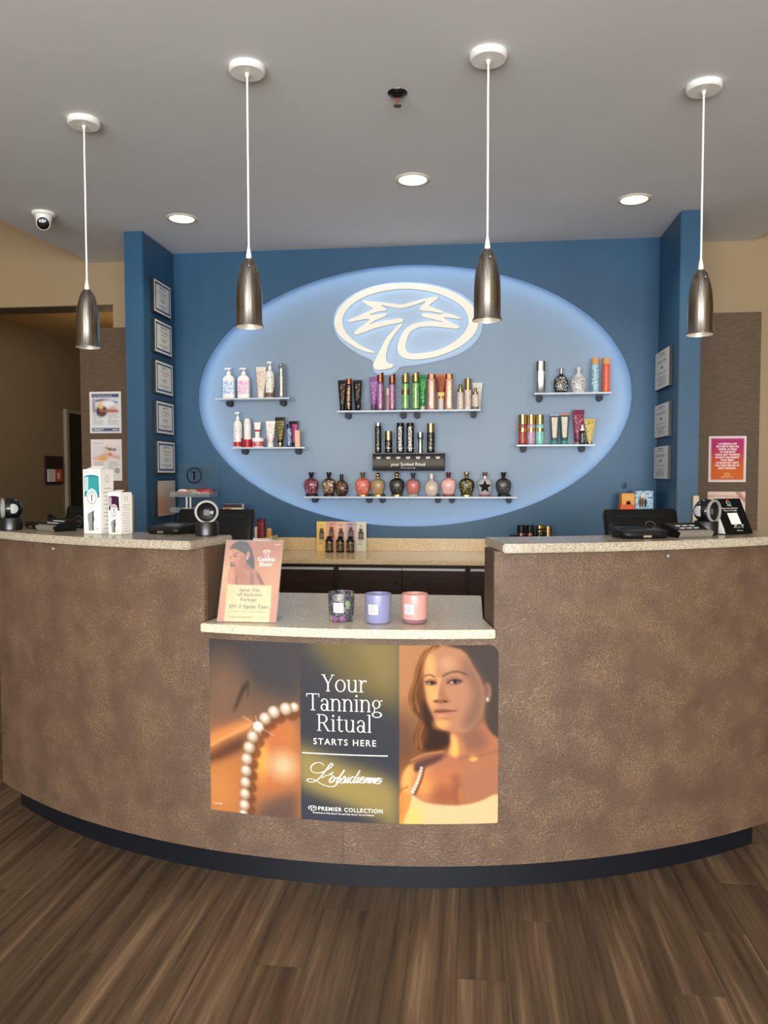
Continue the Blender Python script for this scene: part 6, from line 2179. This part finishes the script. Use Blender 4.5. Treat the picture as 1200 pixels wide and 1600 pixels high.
# tall counter card with a face print, behind the monitor
P = at_y(365, 787.5, 4.70)
s = scale_at(P)
w_ = 30 * s
t = thing('counter_carton', 'tall carton with a dark top band and a face print, behind the monitor', 'carton', (P.x, 4.70, ZBC))
MB().box(P.x - w_ / 2, P.x + w_ / 2, 4.675, 4.725, ZBC, P.z).build('carton', m_card, t, 0)
cv = Canvas(30, 66, lambda x, y: (x, y))
cv.fill([(0, (62, 54, 54)), (.075, (62, 54, 54)), (.085, (226, 214, 196)), (1, (222, 206, 186))])
rect(cv, .0, .48, .085, .55, (206, 150, 130))
cv.spot(.25, .17, .16, .09, (226, 180, 156), .4)
cv.spot(.22, .13, .16, .04, (96, 62, 50), .5)
rect(cv, .5, 1, .085, .3, (230, 214, 176))
hz = P.z - ZBC
cv.build('print', lambda u, v: (P.x - w_ / 2 + w_ * u, 4.6745, P.z - hz * v), t, .5)

# white caddy with three small bottles
A_, B_ = at_y(398, 840, 4.62), at_y(429, 840, 4.62)
t = thing('white_caddy', 'low white box carrying the small red bottle, beside the monitor', 'box', ((A_.x + B_.x) / 2, 4.62, ZBC))
MB().box(A_.x, B_.x - .012, 4.56, 4.70, ZBC, A_.z).build('body', m_card, t, 0, bevel=.002)
MB().box(B_.x - .010, B_.x, 4.56, 4.70, ZBC, A_.z + .012).build('end_panel', m_almond, t, 0)
zc_ = A_.z + .0006
can(None, 407.5, 811, 12, 'small dark red bottle with fine print, standing on the white box', (120, 24, 26), (96, 20, 22), .12, pr((122, 26, 28), (60, 14, 16), (60, 60, 30), .55), z=zc_, y=4.61, name='red_bottle', square=True, group='small bottles on the white box')
can(None, 399.8, 823, 7, 'pale cream little bottle beside the red one', (226, 196, 170), (230, 214, 196), .2, z=zc_, y=4.64, name='cream_bottle', dome=True, group='small bottles on the white box')
can(None, 419.5, 825, 9, 'amber little bottle beside the red one', (206, 150, 70), (200, 160, 110), .3, z=zc_, y=4.62, name='amber_bottle', dome=True, group='small bottles on the white box')

# drops display card and its three bottles
A_, B_ = at_y(495, 863, 4.80), at_y(572.5, 863, 4.80)
zt_ = at_y(533, 815, 4.80).z
t = thing('drops_card', 'pastel striped card printed with five dropper bottles, standing on the back counter', 'display card', ((A_.x + B_.x) / 2, 4.80, ZBC))
MB().box(A_.x, B_.x, 4.800, 4.804, ZBC, zt_).build('card', m_card, t, 0)
MB().box(A_.x + .03, B_.x - .03, 4.804, 4.838, ZBC, ZBC + .003).build('foot', m_card, t, 0)
cv = Canvas(80, 52, lambda x, y: (x, y))
cv.fill([(0, (236, 196, 108)), (.19, (238, 204, 130)), (.21, (236, 168, 152)), (.38, (236, 176, 152)), (.40, (240, 196, 170)), (.59, (240, 196, 170)), (.61, (196, 172, 184)), (.79, (200, 178, 188)), (.81, (222, 218, 196)), (1, (220, 216, 196))], 0)
for k, (cx_, dy) in enumerate(((.10, .05), (.30, .0), (.49, .05), (.69, .0), (.89, .05))):
    rect(cv, cx_ - .035, cx_ + .035, .18 + dy, .30 + dy, (104, 78, 66))
    rect(cv, cx_ - .052, cx_ + .052, .30 + dy, .56 + dy, (74, 58, 56))
    rect(cv, cx_ - .04, cx_ + .04, .34 + dy, .50 + dy, (136, 112, 104))
    cv.spot(cx_, .10 + dy, .018, .03, ((206, 160, 60), (206, 80, 70), (214, 110, 90), (150, 70, 130), (120, 120, 110))[k], .5)
cv.build('print', lambda u, v: (A_.x + (B_.x - A_.x) * u, 4.7995, zt_ - (zt_ - ZBC) * v), t, .5)
tx = MB()
put_text(tx, 'GLOW your own way', lambda a, b: ((A_.x + B_.x) / 2 + a, 4.799, zt_ - .022 + b), .022, res=1)
for k in range(5):
    for r_ in range(3):
        cx_ = A_.x + (B_.x - A_.x) * (.10 + .197 * k)
        tx.box(cx_ - .018, cx_ + .018 - .006 * r_, 4.7988, 4.7992, ZBC + .075 - .016 * r_, ZBC + .079 - .016 * r_)
tx.build('small_print', m_greyink, t, 0)['kind'] = 'stuff'


def dropper(px_, label):
    P = at_y(px_, 850, 4.735)
    s = scale_at(P)
    t = thing('dropper_bottle', label, 'bottle', (P.x, 4.735, ZBC), group='black dropper bottles')
    r = 6.1 * s
    h = (863.5 - 839) * s
    prof = [(0, r * .96, r * .96, 2), (h * .02, r, r, 2), (h * .74, r, r, 2), (h * .82, r * .85, r * .85, 2), (h * .86, r * .5, r * .5, 2)]
    MB().loft(prof, 28).build('body', mat('dark_amber', C(18, 15, 13), .15), t, 50, local=True)
    MB().lathe([(r * .62, h * .86), (r * .60, h * .97), (r * .5, h)], 24).build('cap', m_matte, t, 45, local=True)
    MB().patch(prof, h * .10, h * .60, R(-75), R(75), .0006, 4, 12).build('label', pr((34, 28, 22), (150, 132, 84), (70, 70, 50), .55), t, 60, local=True)
    MB().patch(prof, h * .61, h * .65, -math.pi, math.pi, .0006, 1, 28).build('band', m_gold, t, 60, local=True)
    return t


dropper(514.5, 'small black dropper bottle before the card, under its pink stripe')
dropper(531.5, 'small black dropper bottle before the card, centre of the three')
dropper(547.5, 'small black dropper bottle before the card, under its mauve stripe')

# black bottles behind the higher ledge
bz = pr((24, 22, 22), (210, 180, 130), (40, 40, 40), .64)
GH = 'black bottles behind the ledge'
can(None, 802, 836, 10, 'low black jar, shortest behind the ledge, showing only its lid', BLK, BLK, .2, None, [(m_gold, .70, .73)], z=ZBC, y=4.70, name='black_jar', group=GH)
can(None, 815.5, 821, 13, 'black bottle with a pale round badge behind the ledge, next to the low jar', BLK, BLK, .2, bz, [(m_copper, .66, .74)], z=ZBC, y=4.70, name='black_bottle', group=GH)
can(None, 829.2, 821, 12.5, 'black bottle with a pale round badge behind the ledge, between two others', BLK, BLK, .2, bz, [(m_copper, .66, .74)], z=ZBC, y=4.70, name='black_bottle', group=GH)
can(None, 844.5, 821, 12, 'black bottle with a gold stopper behind the ledge', BLK, m_gold, .10, bz, [(m_gold, .80, .83)], z=ZBC, y=4.70, name='black_bottle', group=GH)
can(None, 857.5, 822, 11.5, 'black bottle with a wide ribbed gold cap behind the ledge', BLK, m_gold, .36, None, [(m_gold, .50, .53)], z=ZBC, y=4.70, name='black_bottle', group=GH)

# tall orange and blue cartons behind the monitor
YO = 4.70
A_, B_, E_ = at_y(969.5, 800, YO), at_y(992.5, 800, YO), at_y(1020.5, 800, YO)
zr = ZBC
z1, z2 = at_y(980, 788.5, YO).z, at_y(980, 771, YO).z
t = thing('orange_carton', 'orange dispenser carton with a round finger hole', 'carton', ((A_.x + B_.x) / 2, YO, zr))
MB().box(A_.x, B_.x - .002, YO, YO + .09, zr, z1).build('tray', mk((226, 96, 48), .5), t, 0, bevel=.001)
MB().box(A_.x + .007, B_.x - .003, YO + .002, YO + .085, z1, z2).build('box', mk((236, 160, 66), .5), t, 0, bevel=.001)
xm = (A_.x + B_.x) / 2 + .003
hole = [(xm + .0145 * math.cos(a), z1 + .0005 + .022 * math.sin(a)) for a in [math.pi * k / 12 for k in range(13)]]
MB().prism(hole, YO + .0012, YO + .0019).build('finger_hole', mk((30, 16, 10), .7), t, 0)
tx = MB()
put_text(tx, 'the hair tie', lambda a, b: (xm + a, YO + .0014, z2 - .022 + b), .016, res=1)
tx.box(xm - .025, xm + .025, YO + .0012, YO + .0017, z2 - .034, z2 - .031)
tx.build('lettering', mk((250, 206, 130), .5), t, 0)['kind'] = 'stuff'
t = thing('blue_carton', 'pale blue patterned carton with a printed bottle picture, beside the orange one', 'carton', ((B_.x + E_.x) / 2, YO, zr))
z3, z4 = at_y(1005, 794, YO).z, at_y(1005, 767, YO).z
pb = pr((150, 196, 222), (52, 84, 112), (28, 28, 28), .53)
MB().box(B_.x, E_.x, YO, YO + .11, z3, z4).build('box', pb, t, 0, bevel=.001)
MB().box(B_.x - .001, E_.x + .001, YO - .002, YO + .112, zr, z3 - .0003).build('tray', mk((110, 170, 210), .5), t, 0, bevel=.001)
cv = Canvas(20, 34, lambda x, y: (x, y))
cv.fill([(0, (196, 206, 208)), (1, (176, 186, 190))])
cv.spot(.15, .6, .14, .42, (120, 62, 40), .4)
cv.spot(.45, .6, .16, .40, (96, 98, 92), .4)
cv.spot(.8, .62, .16, .36, (60, 58, 62), .4)
cv.spot(.8, .2, .16, .18, (214, 204, 160), .5)
cv.spot(.45, .15, .12, .1, (232, 228, 220), .5)
wq = E_.x - B_.x
cv.build('picture', lambda u, v: (B_.x + wq * (.2 + .46 * u), YO - .0006, z4 - (z4 - z3) * (.2 + .76 * v)), t, .5)

# dark smudge on the blue wall
P = at_y(975, 759, YW)
MB().loft([(0, .016, .019, 2), (.0004, .0155, .0185, 2)], 20, Matrix.Translation((P.x, YW - .0001, P.z)) @ Matrix.Rotation(R(90), 4, 'X')).build('wall_mark', mat('wall_mark', C(34, 58, 80), .5), bpy.data.objects['wall_back'], 60)
